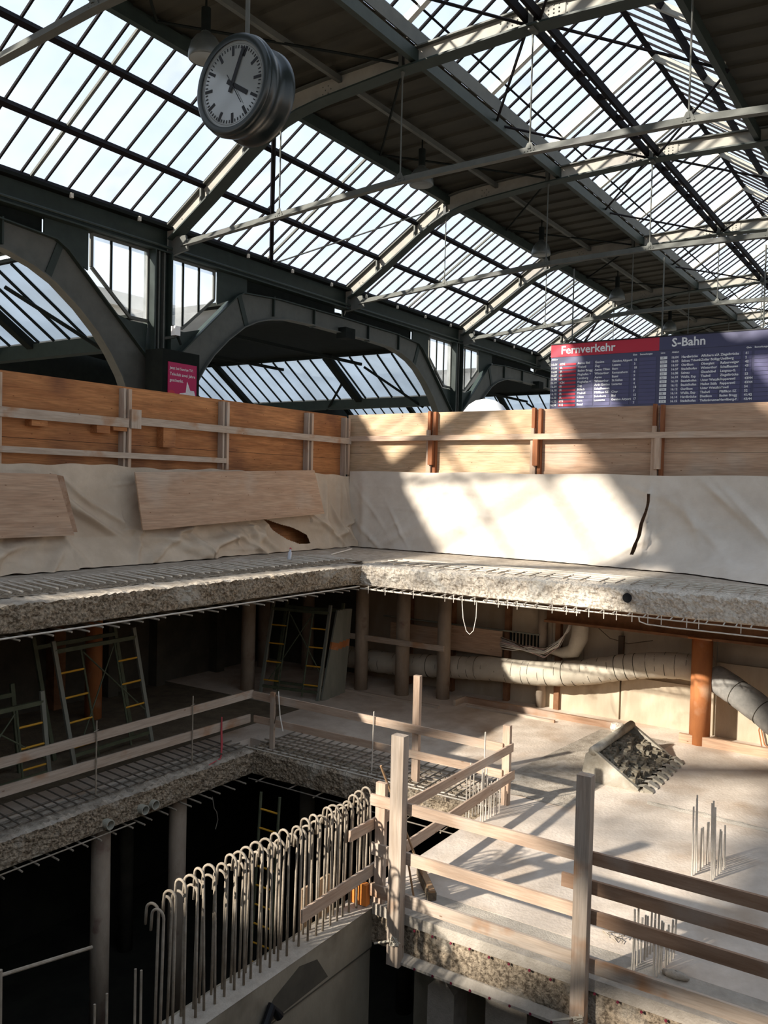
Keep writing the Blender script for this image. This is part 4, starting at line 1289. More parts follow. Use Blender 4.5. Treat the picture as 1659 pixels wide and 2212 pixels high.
for px in ((8.5, 10.5, -3.70), (9.17, 10.5, -3.68), (9.38, 10.5, -3.66)):
    MB().lathe([(0.062, -0.06), (0.075, -0.06), (0.075, 0.3), (0.062, 0.3), (0.062, -0.06)], px, 'y', 18).build('pipe_stub', 'pvc', fl)
    MB().lathe([(0.001, 0.04), (0.062, 0.04)], px, 'y', 18).build('pipe_bore', 'black', fl)
# starter bars in clumps
sb_t = MB().tube([(0, 0, 0), (0.004, 0.0, 1.0)], 0.009, 6).mesh('starter_bar', 'rebar_pale')
for x0, y0, hs in ((11.33, 2.65, (0.9, 0.98, 1.0, 0.52)), (8.68, 2.60, (0.55, 0.62, 0.68, 0.42)), (11.26, 5.88, (0.78, 0.82, 0.72, 0.5))):
    for i in range(8):
        for j in range(2):
            h = hs[(i + j) % 3] if i < 3 else hs[3] + R.uniform(-0.05, 0.08)
            o = inst('starter_bar', sb_t, fl, (x0 + i * 0.075 + R.uniform(-0.01, 0.01), y0 - j * 0.22 + R.uniform(-0.01, 0.01) - i * 0.008, FZ), 0, (1.2, 1.2, h))
            o.rotation_euler = (R.uniform(-0.03, 0.03), R.uniform(-0.03, 0.03), 0)
o = inst('starter_bar', sb_t, fl, (11.6, 5.78, FZ), 0, (1.3, 1.3, 1.24))

pw = empty('wall_pit')
tag(pw, 'smooth concrete pit wall with a row of hooked bars standing on its top', None, None, 'structure')
box('wall_body', 'concrete_smooth', pw, 1.2, 8.36, 5.60, 5.92, -8.2, FZ - 0.55)
box('wall_lift', 'concrete_smooth', pw, 1.2, 8.36, 5.575, 5.92, FZ - 0.54, FZ - 0.07)
rd = MB()
rd.grid(120, 6, lambda u, v: (1.2 + u * 7.16, 5.565 + v * 0.36, FZ - 0.06 + (0.012 * nz(u * 60, v * 4, 3) if 0.1 < v < 0.95 else (-0.006 if v < 0.1 else -0.02))))
rd.build('wall_top', 'concrete_cap', pw)
MB().extr([(6.35, FZ - 0.53), (7.5, FZ - 0.5), (7.3, FZ - 0.22), (7.0, FZ - 0.16), (6.6, FZ - 0.3)], 'y', 5.570, 5.576).build('damp_patch', 'concrete_dark', pw)
box('wall_joint', 'concrete_dark', pw, 1.2, 8.36, 5.58, 5.6, FZ - 0.565, FZ - 0.535)


def hook_mesh(h, r=0.07, tail=0.13, lean=0.0):
    pts = [(0, 0, 0), (lean * 0.5, 0, (h - r) * 0.5), (lean, 0, h - r)]
    for k in range(1, 9):
        a = math.pi * k / 8
        pts.append((lean, r - r * math.cos(a), h - r + r * math.sin(a)))
    pts.append((lean, 2 * r + 0.01, h - r - tail))
    return MB().tube(pts, 0.0135, 7)


hooks = [hook_mesh(1.32, 0.072).mesh('hooked_bar', 'rebar_steel', True), hook_mesh(1.34, 0.066, 0.12, -0.03).mesh('hooked_bar', 'rebar_steel', True),
         hook_mesh(1.15, 0.068, 0.14, 0.03).mesh('hooked_bar', 'rebar_steel', True), hook_mesh(1.28, 0.06, 0.16, 0.02).mesh('hooked_bar', 'rebar_steel', True)]
x = 5.22
k = 0
while x < 8.5:
    a = inst('hooked_bar', hooks[R.choice((0, 1, 0, 3))] if k else hooks[2], pw, (x, 5.71 + R.uniform(-0.012, 0.012), FZ - 0.06), R.uniform(-0.18, 0.25))
    b = inst('hooked_bar', hooks[2], pw, (x + 0.07 + R.uniform(-0.02, 0.02), 5.83 + R.uniform(-0.012, 0.012), FZ - 0.06), R.uniform(-0.2, 0.3))
    x += 0.135 + R.uniform(-0.02, 0.02) + (0.09 if 6.9 < x < 7.05 else 0)
    k += 1
for p, h in (((5.12, 5.93), 0.62), ((5.16, 5.9), 0.6), ((4.86, 6.15), 0.35), ((4.95, 6.1), 0.42)):
    MB().tube([(p[0], p[1], FZ - 0.5), (p[0], p[1], FZ - 0.06 + h)], 0.012, 6).build('straight_bar', 'rebar_steel', pw)
MB().tube([(3.6, 6.5, FZ + 0.85), (5.02, 6.4, -2.75)], 0.016, 7).build('straight_bar', 'rebar_steel', pw)
MB().tube([(4.12, 6.41, FZ - 1.2), (4.12, 6.41, -2.55)], 0.02, 7).build('straight_bar', 'rebar_steel', pw)

wn_ = empty('wall_back')
tag(wn_, 'beige sheet-clad retaining wall of the lower level behind the duct', None, None, 'structure')
SY = [12.9, 11.3, 10.0, 8.58, 7.5, 6.76, 5.88, 3.95, 2.2, 0.5, -2.5]
for i, (a, b) in enumerate(zip(SY[:-1], SY[1:])):
    dx = R.uniform(0, 0.05)
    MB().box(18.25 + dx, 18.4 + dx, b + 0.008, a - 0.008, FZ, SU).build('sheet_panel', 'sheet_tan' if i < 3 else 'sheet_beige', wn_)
for i, (a, b, z0, z1) in enumerate(((5.88, 3.95, FZ, -2.45), (3.95, 2.2, FZ, -1.9), (7.5, 5.88, FZ, -2.3))):
    MB().box(18.18, 18.26, b + 0.02, a - 0.02, z0, z1).build('sheet_panel', 'sheet_beige', wn_)
for y in (11.2, 10.0, 8.54, 7.3):
    MB().box(18.1, 18.25, y - 0.06, y + 0.06, FZ, SU).build('soldier_beam', 'rust_brown', wn_)
MB().box(18.16, 18.26, 5.84, 5.95, -2.3, -1.6).build('dark_gap', 'cable_dark', wn_)
MB().box(18.3, 18.6, 12.9, 16.0, FZ, SU).build('sheet_panel', 'concrete_dark', wn_)
ws = empty('wall_side')
tag(ws, 'dark wall at the back of the lower level', None, None, 'structure')
box('wall_sheet', 'concrete_dark', ws, 1.2, 18.6, 15.98, 16.3, FZ - 0.3, SU - 0.0)
for x in (7.6, 9.0, 11.4, 12.8, 14.2, 16.2):
    MB().box(x - 0.14, x + 0.14, 15.7, 16.0, FZ, SU).build('soldier_beam', 'rust_brown' if x < 12 else 'concrete_dark', ws)
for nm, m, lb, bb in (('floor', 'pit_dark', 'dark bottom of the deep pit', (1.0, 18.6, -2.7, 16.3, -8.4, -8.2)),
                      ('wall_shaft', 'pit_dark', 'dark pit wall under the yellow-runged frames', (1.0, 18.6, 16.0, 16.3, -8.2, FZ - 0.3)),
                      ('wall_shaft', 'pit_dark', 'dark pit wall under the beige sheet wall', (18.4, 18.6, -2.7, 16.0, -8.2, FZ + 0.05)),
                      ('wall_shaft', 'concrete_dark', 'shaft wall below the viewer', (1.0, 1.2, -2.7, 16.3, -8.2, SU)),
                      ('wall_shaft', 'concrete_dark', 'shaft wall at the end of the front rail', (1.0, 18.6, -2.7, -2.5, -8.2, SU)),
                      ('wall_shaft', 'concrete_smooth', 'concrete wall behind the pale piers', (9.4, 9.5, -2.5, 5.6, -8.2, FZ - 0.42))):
    tag(MB().box(*bb).build(nm, m), lb, None, None, 'structure')

# ------------------------------------------------------------------ columns
def column(x, y, r, z0, z1, m, label, group=None):
    t = empty('pipe_column', (x, y, z0))
    MB().lathe([(r, 0), (r, z1 - z0)], (0, 0, 0), 'z', 24, True).build('shaft', m, t, True)
    MB().box(-r * 1.15, r * 1.15, -r * 1.15, r * 1.15, z1 - z0 - 0.03, z1 - z0).build('head_plate', m, t)
    return tag(t, label, 'column', group)


g = 'dusty pipe columns of the lower level'
column(15.2, 13.85, 0.165, FZ, SU, 'pipe_column', 'dusty round column standing alone between the yellow-runged frames', g)
column(16.95, 11.8, 0.16, FZ, SU, 'pipe_column', 'dusty round column beside the grey planks with a batten nailed across', g)
column(17.1, 10.73, 0.165, FZ, SU, 'pipe_column', 'dusty round column in the middle of the batten, before the duct', g)
column(17.4, 9.79, 0.155, FZ, SU, 'pipe_column', 'dusty round column at the free end of the batten beside the red-brown panel', g)
column(18.15, 7.68, 0.11, FZ, SU, 'pipe_column', 'dusty round column half hidden behind the sagging duct', g)
for x, y in ((17.4, 15.3), (17.9, 14.2)):
    column(x, y, 0.16, FZ, SU, 'pipe_column', 'round column deep in the dark behind the leaning grey planks', g)
column(11.4, 14.6, 0.17, FZ, SU, 'rust_orange', 'rust-orange round column in the dark behind a yellow-runged frame', g)
oc = column(17.45, 4.05, 0.195, FZ, -1.3, 'rust_orange', 'thick rust-orange column carrying a brown beam between two duct lengths', g)
for x, y in ((8.85, 11.1), (10.47, 11.1)):
    column(x, y, 0.15, -8.2, FZ - 0.42, 'pipe_column', 'round column descending into the dark pit under the floor edge', 'pit columns')
for x, y in ((13.2, 10.4), (13.4, 8.2), (7.0, 14.0), (11.8, 14.0)):
    column(x, y, 0.15, -8.2, FZ - 0.42, 'concrete_dark', 'dark round column deep inside the pit', 'deep pit columns')
hb = empty('steel_beam', (17.4, 0, -1.32))
tag(hb, 'deep rust-brown steel beam under the upper slab on the orange column', 'beam')
MB().box(0.05, 0.09, -2.4, 7.3, 0.0, 0.73).build('web', 'rust_brown', hb)
MB().box(-0.10, 0.2, -2.4, 7.3, -0.02, 0.03).build('flange', 'rust_brown', hb)
MB().box(-0.10, 0.2, -2.4, 7.3, 0.71, 0.735).build('flange', 'rust_brown', hb)
# blocks of piers standing in the near pit
for y0, y1, pk, nm in ((4.60, 4.95, True, 'pale concrete pier with a pointed top in the pit below the floor edge'), (3.70, 4.20, False, 'flat-topped pale concrete pier in the pit below the floor edge')):
    ztop = -4.32 if pk else -4.05
    poly = [(y0, -8.2), (y1, -8.2), (y1, ztop)] + ([(y0 + 0.18, -4.14)] if pk else []) + [(y0, ztop)]
    o = MB().extr(poly, 'x', 8.62, 8.95).build('concrete_pier', 'concrete_cap')
    tag(o, nm, 'pier')

# ------------------------------------------------------------------ duct, cables, planks along the back wall
def duct(pts, rad, m, label, ring, seed):
    t = empty('ventilation_duct', pts[0])
    P = [Vector(p) for p in pts]
    o0 = P[0]
    # resample by Catmull-Rom
    Q = []
    for i in range(len(P) - 1):
        p0, p1, p2, p3 = P[max(i - 1, 0)], P[i], P[i + 1], P[min(i + 2, len(P) - 1)]
        for s in range(14):
            u = s / 14
            Q.append(0.5 * ((2 * p1) + (p2 - p0) * u + (2 * p0 - 5 * p1 + 4 * p2 - p3) * u * u + (3 * p1 - p0 - 3 * p2 + p3) * u ** 3) - o0)
    Q.append(P[-1] - o0)
    acc, rs, hoops = 0.0, [], []
    for i, q in enumerate(Q):
        if i:
            acc += (Q[i] - Q[i - 1]).length
        rs.append(rad * (1 + 0.03 * nz(acc, seed, 0, 3) - 0.045 * (abs((acc / ring) % 1 - 0.5) > 0.42)))
        if i and int(acc / ring) != int((acc - (Q[i] - Q[i - 1]).length) / ring):
            hoops.append(i)
    mb = MB().tube(Q, rs, 28)
    mb.v = [tuple(Vector(v) + Vector((1, 1, 1)) * 0.012 * nz(v[0] * 6 + seed, v[1] * 6, v[2] * 6)) for v in mb.v]
    mb.build('duct_cover', m, t, True)
    for i in hoops:
        d = (Q[min(i + 1, len(Q) - 1)] - Q[i - 1]).normalized()
        MB().tube([Q[i] - d * 0.005, Q[i] + d * 0.005], rad * 0.998, 28).build('hoop', 'concrete_dark', t)
    return tag(t, label, 'duct')


duct([(17.72, 13.0, -2.85), (17.75, 11.5, -2.86), (17.8, 10.3, -2.78), (17.85, 8.94, -2.66), (17.85, 7.79, -2.60), (17.85, 6.71, -2.45), (17.85, 5.71, -2.19), (17.9, 4.85, -2.04), (17.95, 3.95, -2.02)],
     0.27, 'duct_cloth', 'long sagging cloth-wrapped duct running behind the pipe columns', 0.2, 1.0)
duct([(17.75, 3.88, -2.12), (17.55, 3.5, -2.26), (17.3, 3.0, -2.48), (17.0, 2.3, -2.8), (16.8, 1.2, -3.0)], 0.27, 'duct_grey', 'grimy grey duct slanting down beyond the orange column', 0.6, 5.0)

cbun = empty('cable_bundle', (17.94, 8.6, -2.04))
tag(cbun, 'loose bundle of pale cables bending up into a wall conduit', 'cables')
for i in range(20):
    o1, o2, o3 = R.uniform(-0.13, 0.13), R.uniform(-0.1, 0.1), R.uniform(-0.10, 0.10)
    dx = R.uniform(-0.06, 0.06)
    pts = [(dx, 0.0, o1), (dx - 0.03, -0.35, o1 * 0.7 - 0.03), (dx - 0.05, -0.75, o2 * 0.8 - 0.05), (dx - 0.05, -1.1, o2 - 0.02 + (0.0 if i % 3 else -0.1)), (dx, -1.4, o3 + 0.16), (dx + 0.03, -1.58 - o3 * 0.3, 0.45), (dx + 0.05, -1.70, 0.85 + o2)]
    MB().tube(pts, 0.011, 6).build('cable', 'cable_pink' if i % 6 == 0 else ('cable_dark' if i % 5 == 4 else 'cable_pale'), cbun, True)
cond = MB().tube([(17.96, 7.4, -2.08), (17.95, 7.1, -2.08), (17.93, 6.85, -2.0), (17.9, 6.72, -1.7), (17.9, 6.68, -1.2), (17.9, 6.68, -0.62)], [0.06, 0.12, 0.17, 0.19, 0.17, 0.15], 14).build('cable_sleeve', 'duct_cloth', None, True)
tag(cond, 'swollen beige sleeve bending up behind the loose cable bundle', 'sleeve')
tray = empty('cable_tray', (18.04, 9.9, -1.78))
tag(tray, 'slim cable tray bracketed to the wall above the loose cables', 'tray')
MB().box(-0.02, 0.04, -2.2, 2.0, 0.0, 0.03).build('tray_lip', 'plank_alu', tray)
for i in range(9):
    MB().box(0.0, 0.04, -1.5 - i * 0.085, -1.47 - i * 0.085, -0.28, 0.0).build('bracket', 'steel_black', tray)
pp = MB().box(17.98, 18.02, 8.6, 9.95, -2.37, -1.78).build('plywood_sheet', 'ply_dusty_y')
tag(pp, 'red-brown plywood panel fixed on the wall above the duct', 'panel')
pp2 = MB().box(18.05, 18.09, 10.0, 11.7, -2.4, -1.9).build('plywood_sheet', 'ply_dusty_y')
tag(pp2, 'shaded plywood panel behind the batten between two columns', 'panel')
bt = MB().box(16.86, 16.9, 9.5, 12.25, -2.2, -2.07).build('timber_batten', 'timber_dusty_y')
tag(bt, 'pale timber batten nailed level across three pipe columns', 'batten')
lp_ = empty('cable_loops', (17.6, 2.6, -2.7))
tag(lp_, 'dark cables hanging in loose loops under the slanting grey duct', 'cables')
for i in range(7):
    w, d = R.uniform(0.15, 0.4), R.uniform(0.45, 0.75)
    y0 = R.uniform(0.0, 0.3)
    MB().tube([(R.uniform(-0.1, 0.1), y0, 0.2), (0.05, y0 + 0.12, -d * 0.4), (0.05, y0 + 0.05, -d * 0.85), (0.0, y0 - w * 0.5, -d), (0.0, y0 - w, -d * 0.9), (0.0, y0 - w - 0.5, -d * 0.4)], 0.012, 6).build('cable', 'cable_dark' if i % 3 else 'rust_orange', lp_, True)
hw = MB().tube([(18.1, 6.6, -1.3), (18.05, 6.1, -1.65), (18.05, 5.7, -1.72), (18.1, 5.2, -1.6)], 0.009, 5).build('wall_cable', 'cable_dark')
tag(hw, 'thin dark cable sagging on the beige wall above the duct', 'cable')

def plank(b, m, label):
    o = MB().box(*b).build('skirting_plank', m)
    return tag(o, label, 'plank')


plank((17.38, 17.46, 5.6, 9.2, FZ, FZ + 0.13), 'timber_brown_y', 'brown plank on edge along the wall foot below the sagging duct')
plank((16.95, 17.42, 9.2, 9.26, FZ, FZ + 0.14), 'timber_dusty_x', 'short plank across the floor at the last pipe column')
plank((16.5, 16.58, 9.4, 12.2, FZ, FZ + 0.06), 'timber_dusty_y', 'flat dusty plank on the floor before the pipe columns')
plank((17.05, 17.11, 6.9, 9.0, FZ, FZ + 0.05), 'timber_dusty_y', 'low dusty plank lying in front of the brown wall plank')
plank((17.28, 17.36, -2.4, 4.4, FZ, FZ + 0.18), 'ply_dusty_y', 'wide pale plank on edge at the foot of the orange column')
rk = MB()
rk.lathe([(0.02, -0.02), (0.13, 0.02), (0.17, 0.09), (0.1, 0.18), (0.01, 0.2)], (0, 0, 0), 'z', 12)
rk.v = [(v[0] * 1.1 + 0.03 * nz(*v, 7), v[1] + 0.04 * nz(v[1], v[0], v[2], 8), v[2]) for v in rk.v]
o = rk.build('broken_rock', 'concrete_rough_pale', None, False, (17.2, 5.6, FZ))
tag(o, 'lump of broken concrete at the end of the brown wall plank', 'rock')


# ------------------------------------------------------------------ guard rails round the opening
def slope_board(name, p, q, h, t, m, parent, axis):
    """board on edge between two points (centre line), h high, t thick"""
    p, q = Vector(p), Vector(q)
    n = Vector((0, t / 2, 0)) if axis == 'x' else Vector((t / 2, 0, 0))
    u = Vector((0, 0, h / 2))
    vs = [c + s * n + w * u for c in (p, q) for s, w in ((-1, -1), (1, -1), (1, 1), (-1, 1))]
    return MB().add(vs, [(0, 1, 2, 3), (7, 6, 5, 4), (0, 4, 5, 1), (1, 5, 6, 2), (2, 6, 7, 3), (3, 7, 4, 0)]).build(name, m, parent)


ga = empty('guard_rail')
tag(ga, 'two-board guard rail on thin steel rods before the yellow-runged frames', 'railing')
slope_board('rail_board', (3.0, 10.9, -2.46), (12.12, 10.9, -2.46), 0.145, 0.03, 'timber_dusty_x', ga, 'x')
slope_board('rail_board', (3.0, 10.9, -2.83), (12.05, 10.9, -2.91), 0.155, 0.03, 'timber_dusty_x', ga, 'x')
for x in (8.55, 10.55, 6.2):
    MB().tube([(x, 10.86, FZ), (x, 10.86, -2.2)], 0.012, 6).build('steel_rod', 'rebar_steel', ga)
    MB().tube([(x - 0.06, 10.85, -2.36), (x + 0.02, 10.84, -2.34)], 0.006, 5).build('tie_wire', 'rebar_steel', ga)
gb = empty('guard_rail')
tag(gb, 'two-board guard rail on mixed posts along the bared bar mat', 'railing')
slope_board('rail_board', (12.1, 10.86, -2.475), (12.1, 5.72, -2.51), 0.14, 0.03, 'timber_y', gb, 'y')
slope_board('rail_board', (12.1, 10.84, -2.92), (12.1, 5.72, -2.92), 0.13, 0.03, 'timber_y', gb, 'y')
for y, z0, z1, w, m in ((10.35, FZ - 0.03, -2.34, 0.09, 'timber_dusty_z'), (7.32, FZ, -1.62, 0.12, 'timber_z'), (5.68, FZ, -2.16, 0.12, 'timber_z')):
    MB().box(12.03 if y == 10.35 else 12.12, 12.085 if y == 10.35 else 12.2, y - w / 2, y + w / 2, z0, z1).build('post', m, gb)
MB().tube([(12.06, 8.13, FZ), (12.06, 8.11, -2.33)], 0.012, 6).build('steel_rod', 'rebar_pale', gb)
MB().tube([(12.03, 10.2, -2.3), (12.03, 10.15, -2.75), (12.0, 10.05, -3.0)], 0.012, 6).build('rope_tie', 'cable_pale', gb)
MB().tube([(12.03, 10.26, -2.36), (12.03, 10.22, -2.6), (12.03, 10.28, -2.9)], 0.010, 6).build('rope_tie', 'cable_dark', gb)
gc = empty('guard_rail')
tag(gc, 'two slanting guard boards running over the hooked bars to a white post', 'railing')
slope_board('rail_board', (7.89, 5.6, -2.48), (12.2, 5.6, -2.50), 0.13, 0.03, 'timber_x', gc, 'x')
slope_board('rail_board', (7.05, 5.6, -3.06), (12.27, 5.6, -2.94), 0.145, 0.03, 'timber_x', gc, 'x')
MB().box(8.36, 8.42, 5.44, 5.57, FZ - 0.05, -1.98).build('post', 'timber_z', gc)
gd = empty('guard_rail')
tag(gd, 'stout front guard rail with two tall posts and a toe board', 'railing')
for y, w, m in ((5.185, 0.165, 'timber_dusty_z'), (2.99, 0.15, 'timber_dusty_z')):
    MB().box(8.20, 8.315, y - w / 2, y + w / 2, FZ - 0.58 if y > 4 else FZ - 0.85, -1.33).build('post', m, gd)
for z0, z1, ya, yb in ((-2.25, -2.12, 3.02, 5.62), (-2.83, -2.69, 3.02, 5.6)):
    slope_board('rail_board', (8.34, ya, (z0 + z1) / 2), (8.34, yb, (z0 + z1) / 2), z1 - z0, 0.035, 'timber_y', gd, 'y')
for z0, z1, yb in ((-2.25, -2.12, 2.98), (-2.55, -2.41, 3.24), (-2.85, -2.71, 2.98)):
    slope_board('rail_board', (8.34, -2.4, (z0 + z1) / 2), (8.34, yb, (z0 + z1) / 2), z1 - z0, 0.035, 'timber_brown_y', gd, 'y')  # browner timber puts the right-hand shade into these rails
slope_board('toe_board', (8.335, 3.02, -3.255), (8.335, 5.6, -3.245), 0.145, 0.035, 'timber_dusty_y', gd, 'y')
slope_board('toe_board', (8.335, -2.4, -3.26), (8.335, 2.98, -3.27), 0.15, 0.035, 'timber_dusty_y', gd, 'y')
for y, z in ((5.16, FZ - 0.28), (2.98, FZ - 0.38)):
    kn = MB()
    rr = random.Random(int(y * 100))
    for k in range(6):
        a = [Vector((8.19 + rr.uniform(-0.02, 0.02), y + rr.uniform(-0.07, 0.07), z + rr.uniform(-0.06, 0.06))) for _ in range(4)]
        kn.tube(a, 0.010, 5)
    kn.tube([(8.17, y + 0.05, z), (8.15, y + 0.24, z - 0.08)], 0.013, 6)
    kn.build('rope_knot', 'duct_cloth', gd)

tp = MB().tube([(11.27, 10.87, -2.72), (11.26, 10.86, -3.0), (11.24, 10.83, -3.2), (11.2, 10.8, -3.38), (11.1, 10.72, -3.4), (10.7, 10.6, -3.39)], [0.012, 0.018, 0.022, 0.015, 0.01, 0.008], 6).build('warning_tape', 'tape_red')
tag(tp, 'strip of red and white warning tape hanging from the low guard board', 'tape')

# ------------------------------------------------------------------ excavator bucket full of rubble
bk = empty('excavator_bucket', (14.0, 4.15, FZ))
tag(bk, 'worn toothed excavator bucket lying on the floor full of rubble', 'bucket')
prof = [(0.0, 0.02), (0.85, 0.0), (0.98, 0.16), (0.93, 0.46), (0.80, 0.54)]      # (y, z) back of the bucket
BWD = 2.0
for x in (0.0, BWD):
    MB().extr([(0.0, 0.0), (0.85, -0.0), (0.98, 0.16), (0.93, 0.46), (0.80, 0.56), (0.05, 0.07)], 'x', x - 0.02, x + 0.02).build('side_plate', 'bucket_steel', bk)
    MB().beam((x, 0.02, 0.045), (x, 0.80, 0.55), 0.09, 0.03).build('side_edge', 'bucket_steel', bk)
sh_ = MB()
for (a, b) in zip(prof[:-1], prof[1:]):
    sh_.add([(0, a[0], a[1]), (BWD, a[0], a[1]), (BWD, b[0], b[1]), (0, b[0], b[1])], [(0, 1, 2, 3)])
sh_.build('shell', 'bucket_steel', bk)
MB().tube([(-0.03, 0.80, 0.53), (BWD + 0.03, 0.80, 0.53)], 0.075, 16).build('torsion_tube', 'bucket_steel', bk, True)
MB().box(0, BWD, -0.06, 0.10, 0.0, 0.035).build('cutting_edge', 'bucket_steel', bk)
th = MB().add([(-0.07, 0, 0), (0.07, 0, 0), (0.05, -0.15, 0.0), (-0.05, -0.15, 0.0), (-0.085, 0, 0.10), (0.085, 0, 0.10), (0.04, -0.15, 0.02), (-0.04, -0.15, 0.02), (-0.06, 0.14, 0.07), (0.06, 0.14, 0.07)],
              [(0, 1, 2, 3), (4, 7, 6, 5), (0, 3, 7, 4), (1, 5, 6, 2), (3, 2, 6, 7), (4, 5, 9, 8)]).mesh('tooth', 'bucket_steel')
for k in range(8):
    inst('tooth', th, bk, (0.08 + k * (BWD - 0.16) / 7, -0.05, 0.0))
rb = MB()
rr = random.Random(5)
rb.grid(40, 20, lambda u, v: (14.0 + 0.03 + u * (BWD - 0.06), 4.15 + 0.06 + v * 0.82, FZ + 0.04 + 0.36 * v + 0.05 * nz(u * 12, v * 6, 3) + 0.03 * nz(u * 30, v * 14, 1)))
for _ in range(190):
    u, v = rr.uniform(0.03, 0.97), rr.uniform(0.0, 0.97)
    s = rr.choice((0.025, 0.03, 0.04, 0.05, 0.075))
    c = Vector((14.0 + u * BWD, 4.2 + v * 0.8, FZ + 0.06 + 0.36 * v + rr.uniform(0, 0.03)))
    ang = [rr.uniform(0.6, 1.3) for _ in range(8)]
    vs = [c + Vector(((-1 if i & 1 else 1) * s * ang[i], (-1 if i & 2 else 1) * s * ang[(i + 3) % 8], (-1 if i & 4 else 1) * s * 0.7 * ang[(i + 5) % 8])) for i in range(8)]
    rb.add(vs, [(0, 1, 3, 2), (4, 6, 7, 5), (0, 4, 5, 1), (2, 3, 7, 6), (0, 2, 6, 4), (1, 5, 7, 3)])
o = rb.build('rubble', 'rubble')
tag(o, 'earthy rubble and concrete lumps heaped in the bucket', 'rubble', None, 'stuff')

# ------------------------------------------------------------------ broom, spade, oddments
br = empty('broom', (8.95, 5.2, FZ))
tag(br, 'long-handled floor broom leaning by the corner post of the front rail', 'broom')
MB().beam((-0.17, -0.19, 0.05), (0.30, 0.26, 0.07), 0.10, 0.09).build('broom_head', 'broom_head', br)
MB().beam((-0.17, -0.19, 0.105), (0.30, 0.26, 0.125), 0.07, 0.03).build('head_block', 'broom_wood', br)
MB().tube([(0.12, 0.13, 0.13), (-0.45, 0.40, 1.57)], 0.014, 8).build('handle', 'broom_wood', br)
sp = MB().tube([(8.73, 5.24, FZ + 0.01), (8.6, 5.3, -2.7), (8.52, 5.42, -2.05)], 0.013, 7).build('wooden_stick', 'broom_wood')
tag(sp, 'thin dark wooden stick leaning beside the broom', 'stick')
ck_ = MB()
ck_.lathe([(0.01, 0.0), (0.05, 0.01), (0.055, 0.05), (0.03, 0.08), (0.005, 0.085)], (0, 0, 0), 'z', 10)
ck_.v = [(v[0] * 1.0, v[1] * 2.6 + 0.02 * nz(*v, 30), v[2] * 0.8) for v in ck_.v]
o = ck_.build('mortar_lump', 'concrete_cap', None, True, (8.85, 2.2, FZ))
tag(o, 'white lump of mortar beside the starter bars behind the toe board', 'lump')
tw = MB()
rr = random.Random(9)
for _ in range(5):
    a = Vector((9.2, 2.98, FZ + 0.01))
    tw.tube([a + Vector((rr.uniform(-0.1, 0.1), rr.uniform(-0.13, 0.13), rr.uniform(0, 0.1))) for _ in range(4)], 0.005, 5)
o = tw.build('wire_tangle', 'rebar_steel')
tag(o, 'small tangle of tie wire on the floor behind the tall post', 'wire')
for i, (x, y, z0, z1) in enumerate(((7.55, 6.0, -3.9, -3.08), (7.9, 6.02, -3.9, -3.1))):
    o = MB().box(x, x + 0.2, y, y + 0.03, z0, z1).build('shutter_board', 'ply_pale_z')
    tag(o, 'short upright shuttering board behind the hooked bars', 'board', 'short boards behind the hooked bars')
o = MB().box(8.28, 8.36, 5.62, 5.86, FZ - 0.05, FZ + 0.2).build('orange_marker', 'orange_plastic')
tag(o, 'small bright orange block at the end of the pit wall', 'block')
lw = MB().tube([(10.55, 10.36, -3.85), (10.57, 10.33, -4.05), (10.62, 10.32, -4.12), (10.63, 10.3, -4.25), (10.58, 10.3, -4.4)], 0.008, 5).build('hanging_wire', 'rebar_dark')
tag(lw, 'kinked wire hanging below the edge of the floor opening', 'wire')
o = MB().tube([(6.35, 5.5, -3.92), (6.5, 5.52, -3.72), (6.6, 5.5, -3.86)], 0.05, 8).build('rubber_hose', 'black')
tag(o, 'short black hose end against the smooth pit wall', 'hose')
ld = empty('site_ladder', (10.4, 9.2, -8.2))
tag(ld, 'yellow ladder standing deep in the dark pit behind the hooked bars', 'ladder')
for d in (-0.2, 0.2):
    MB().tube([(0, d, 0), (0.3, d, 4.6)], 0.025, 6).build('stile', 'frame_green', ld)
for k in range(14):
    MB().tube([(0.02 * k + 0.02, -0.2, 0.3 + k * 0.31), (0.02 * k + 0.02, 0.2, 0.3 + k * 0.31)], 0.016, 6).build('rung', 'rung_yellow', ld)

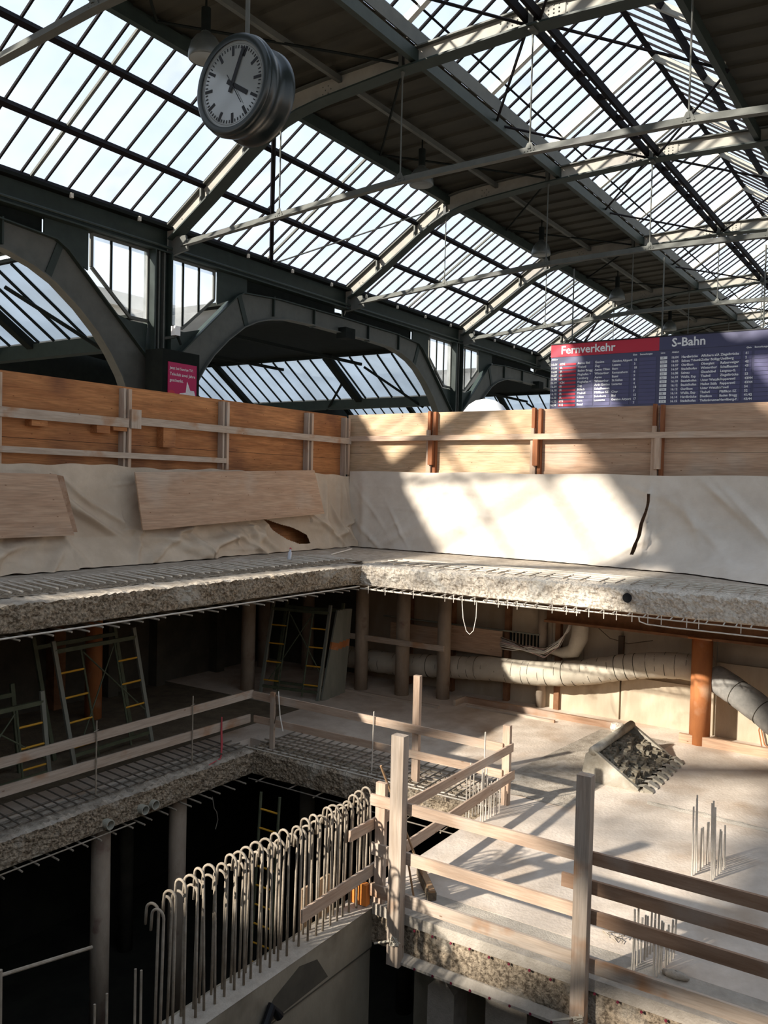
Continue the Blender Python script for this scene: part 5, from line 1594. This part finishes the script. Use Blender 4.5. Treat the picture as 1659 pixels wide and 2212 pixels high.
# ------------------------------------------------------------------ shoring frames with yellow rungs
def trestle(base, ux, width, height, lean, label, depth=0.55, vy=(0, 1, 0)):
    """two ladder bays side by side under a head beam, doubled front and back"""
    t = empty('shoring_frame', base)
    tag(t, label, 'frame', 'shoring frames with yellow rungs')
    ux, vy, ln = Vector(ux).normalized(), Vector(vy), Vector(lean)
    P = lambda a, z, d=0.0: ux * a + Vector((0, 0, z)) + ln * (z / height) + vy * d
    for d in (0.0, depth):
        for a in (0.0, width):
            MB().beam(P(a, 0, d), P(a, height + 0.12, d), 0.07, 0.05, vy).build('leg', 'plank_alu' if d == 0 else 'frame_green', t)
        MB().beam(P(0, height - 0.06, d), P(width, height - 0.06, d), 0.05, 0.07).build('head_beam', 'frame_green', t)
        MB().beam(P(0, 0.18, d), P(width, 0.18, d), 0.04, 0.06).build('foot_beam', 'frame_green', t)
    for a in (0.30 * width, 0.72 * width):
        MB().tube([P(a, 0.05), P(a, height - 0.06)], 0.02, 6).build('stile', 'frame_green', t)
    n = int(height / 0.42)
    for k in range(n):
        z = 0.32 + k * (height - 0.5) / (n - 0.4)
        MB().tube([P(0.04, z), P(0.30 * width, z)], 0.018, 6).build('rung', 'rung_yellow', t)
        MB().tube([P(0.72 * width, z), P(width - 0.04, z)], 0.018, 6).build('rung', 'rung_yellow', t)
    MB().tube([P(0.32 * width, height - 0.15), P(width * 0.98, height * 0.3)], 0.014, 6).build('brace', 'frame_green', t)
    MB().tube([P(0.70 * width, height - 0.15), P(width * 0.1, height * 0.15)], 0.014, 6).build('brace', 'frame_green', t)
    return t


trestle((9.28, 12.35, FZ), (1.78, 0.1, 0), 1.78, 2.05, (-0.32, 0.15, 0), 'leaning shoring frame with yellow rungs behind the guard rail rods')
trestle((6.9, 12.0, FZ), (1, 0, 0), 1.65, 1.38, (-0.12, 0.05, 0), 'low shoring frame with yellow rungs beside a taller leaning one', 0.8)
trestle((15.1, 13.35, FZ), (0.28, -1.5, 0), 1.5, 2.0, (0.45, 0.05, 0), 'shaded shoring frame with yellow rungs against the grey planks', 0.5, (1, 0, 0))
pk = empty('scaffold_planks', (15.42, 11.82, FZ))
tag(pk, 'stack of grey scaffold planks with an orange band leaning by the pipe columns', 'planks')
for k in range(4):
    o = Vector((0.24 * k, 0.03 * k, 0))
    dx = 0.50 - 0.10 * k
    MB().beam(o + Vector((0.14, 0.0, 0.0)), o + Vector((0.14 + dx, -0.02, 1.98)), 0.25, 0.05, (0.1, 1, 0)).build('plank', 'plank_alu', pk)
    a = o + Vector((0.14, 0.0, 0.0))
    b = o + Vector((0.14 + dx, -0.02, 1.98))
    MB().beam(a.lerp(b, 0.56) + Vector((0, -0.003, 0)), a.lerp(b, 0.64) + Vector((0, -0.003, 0)), 0.252, 0.056, (0.1, 1, 0)).build('orange_band', 'rust_orange', pk)
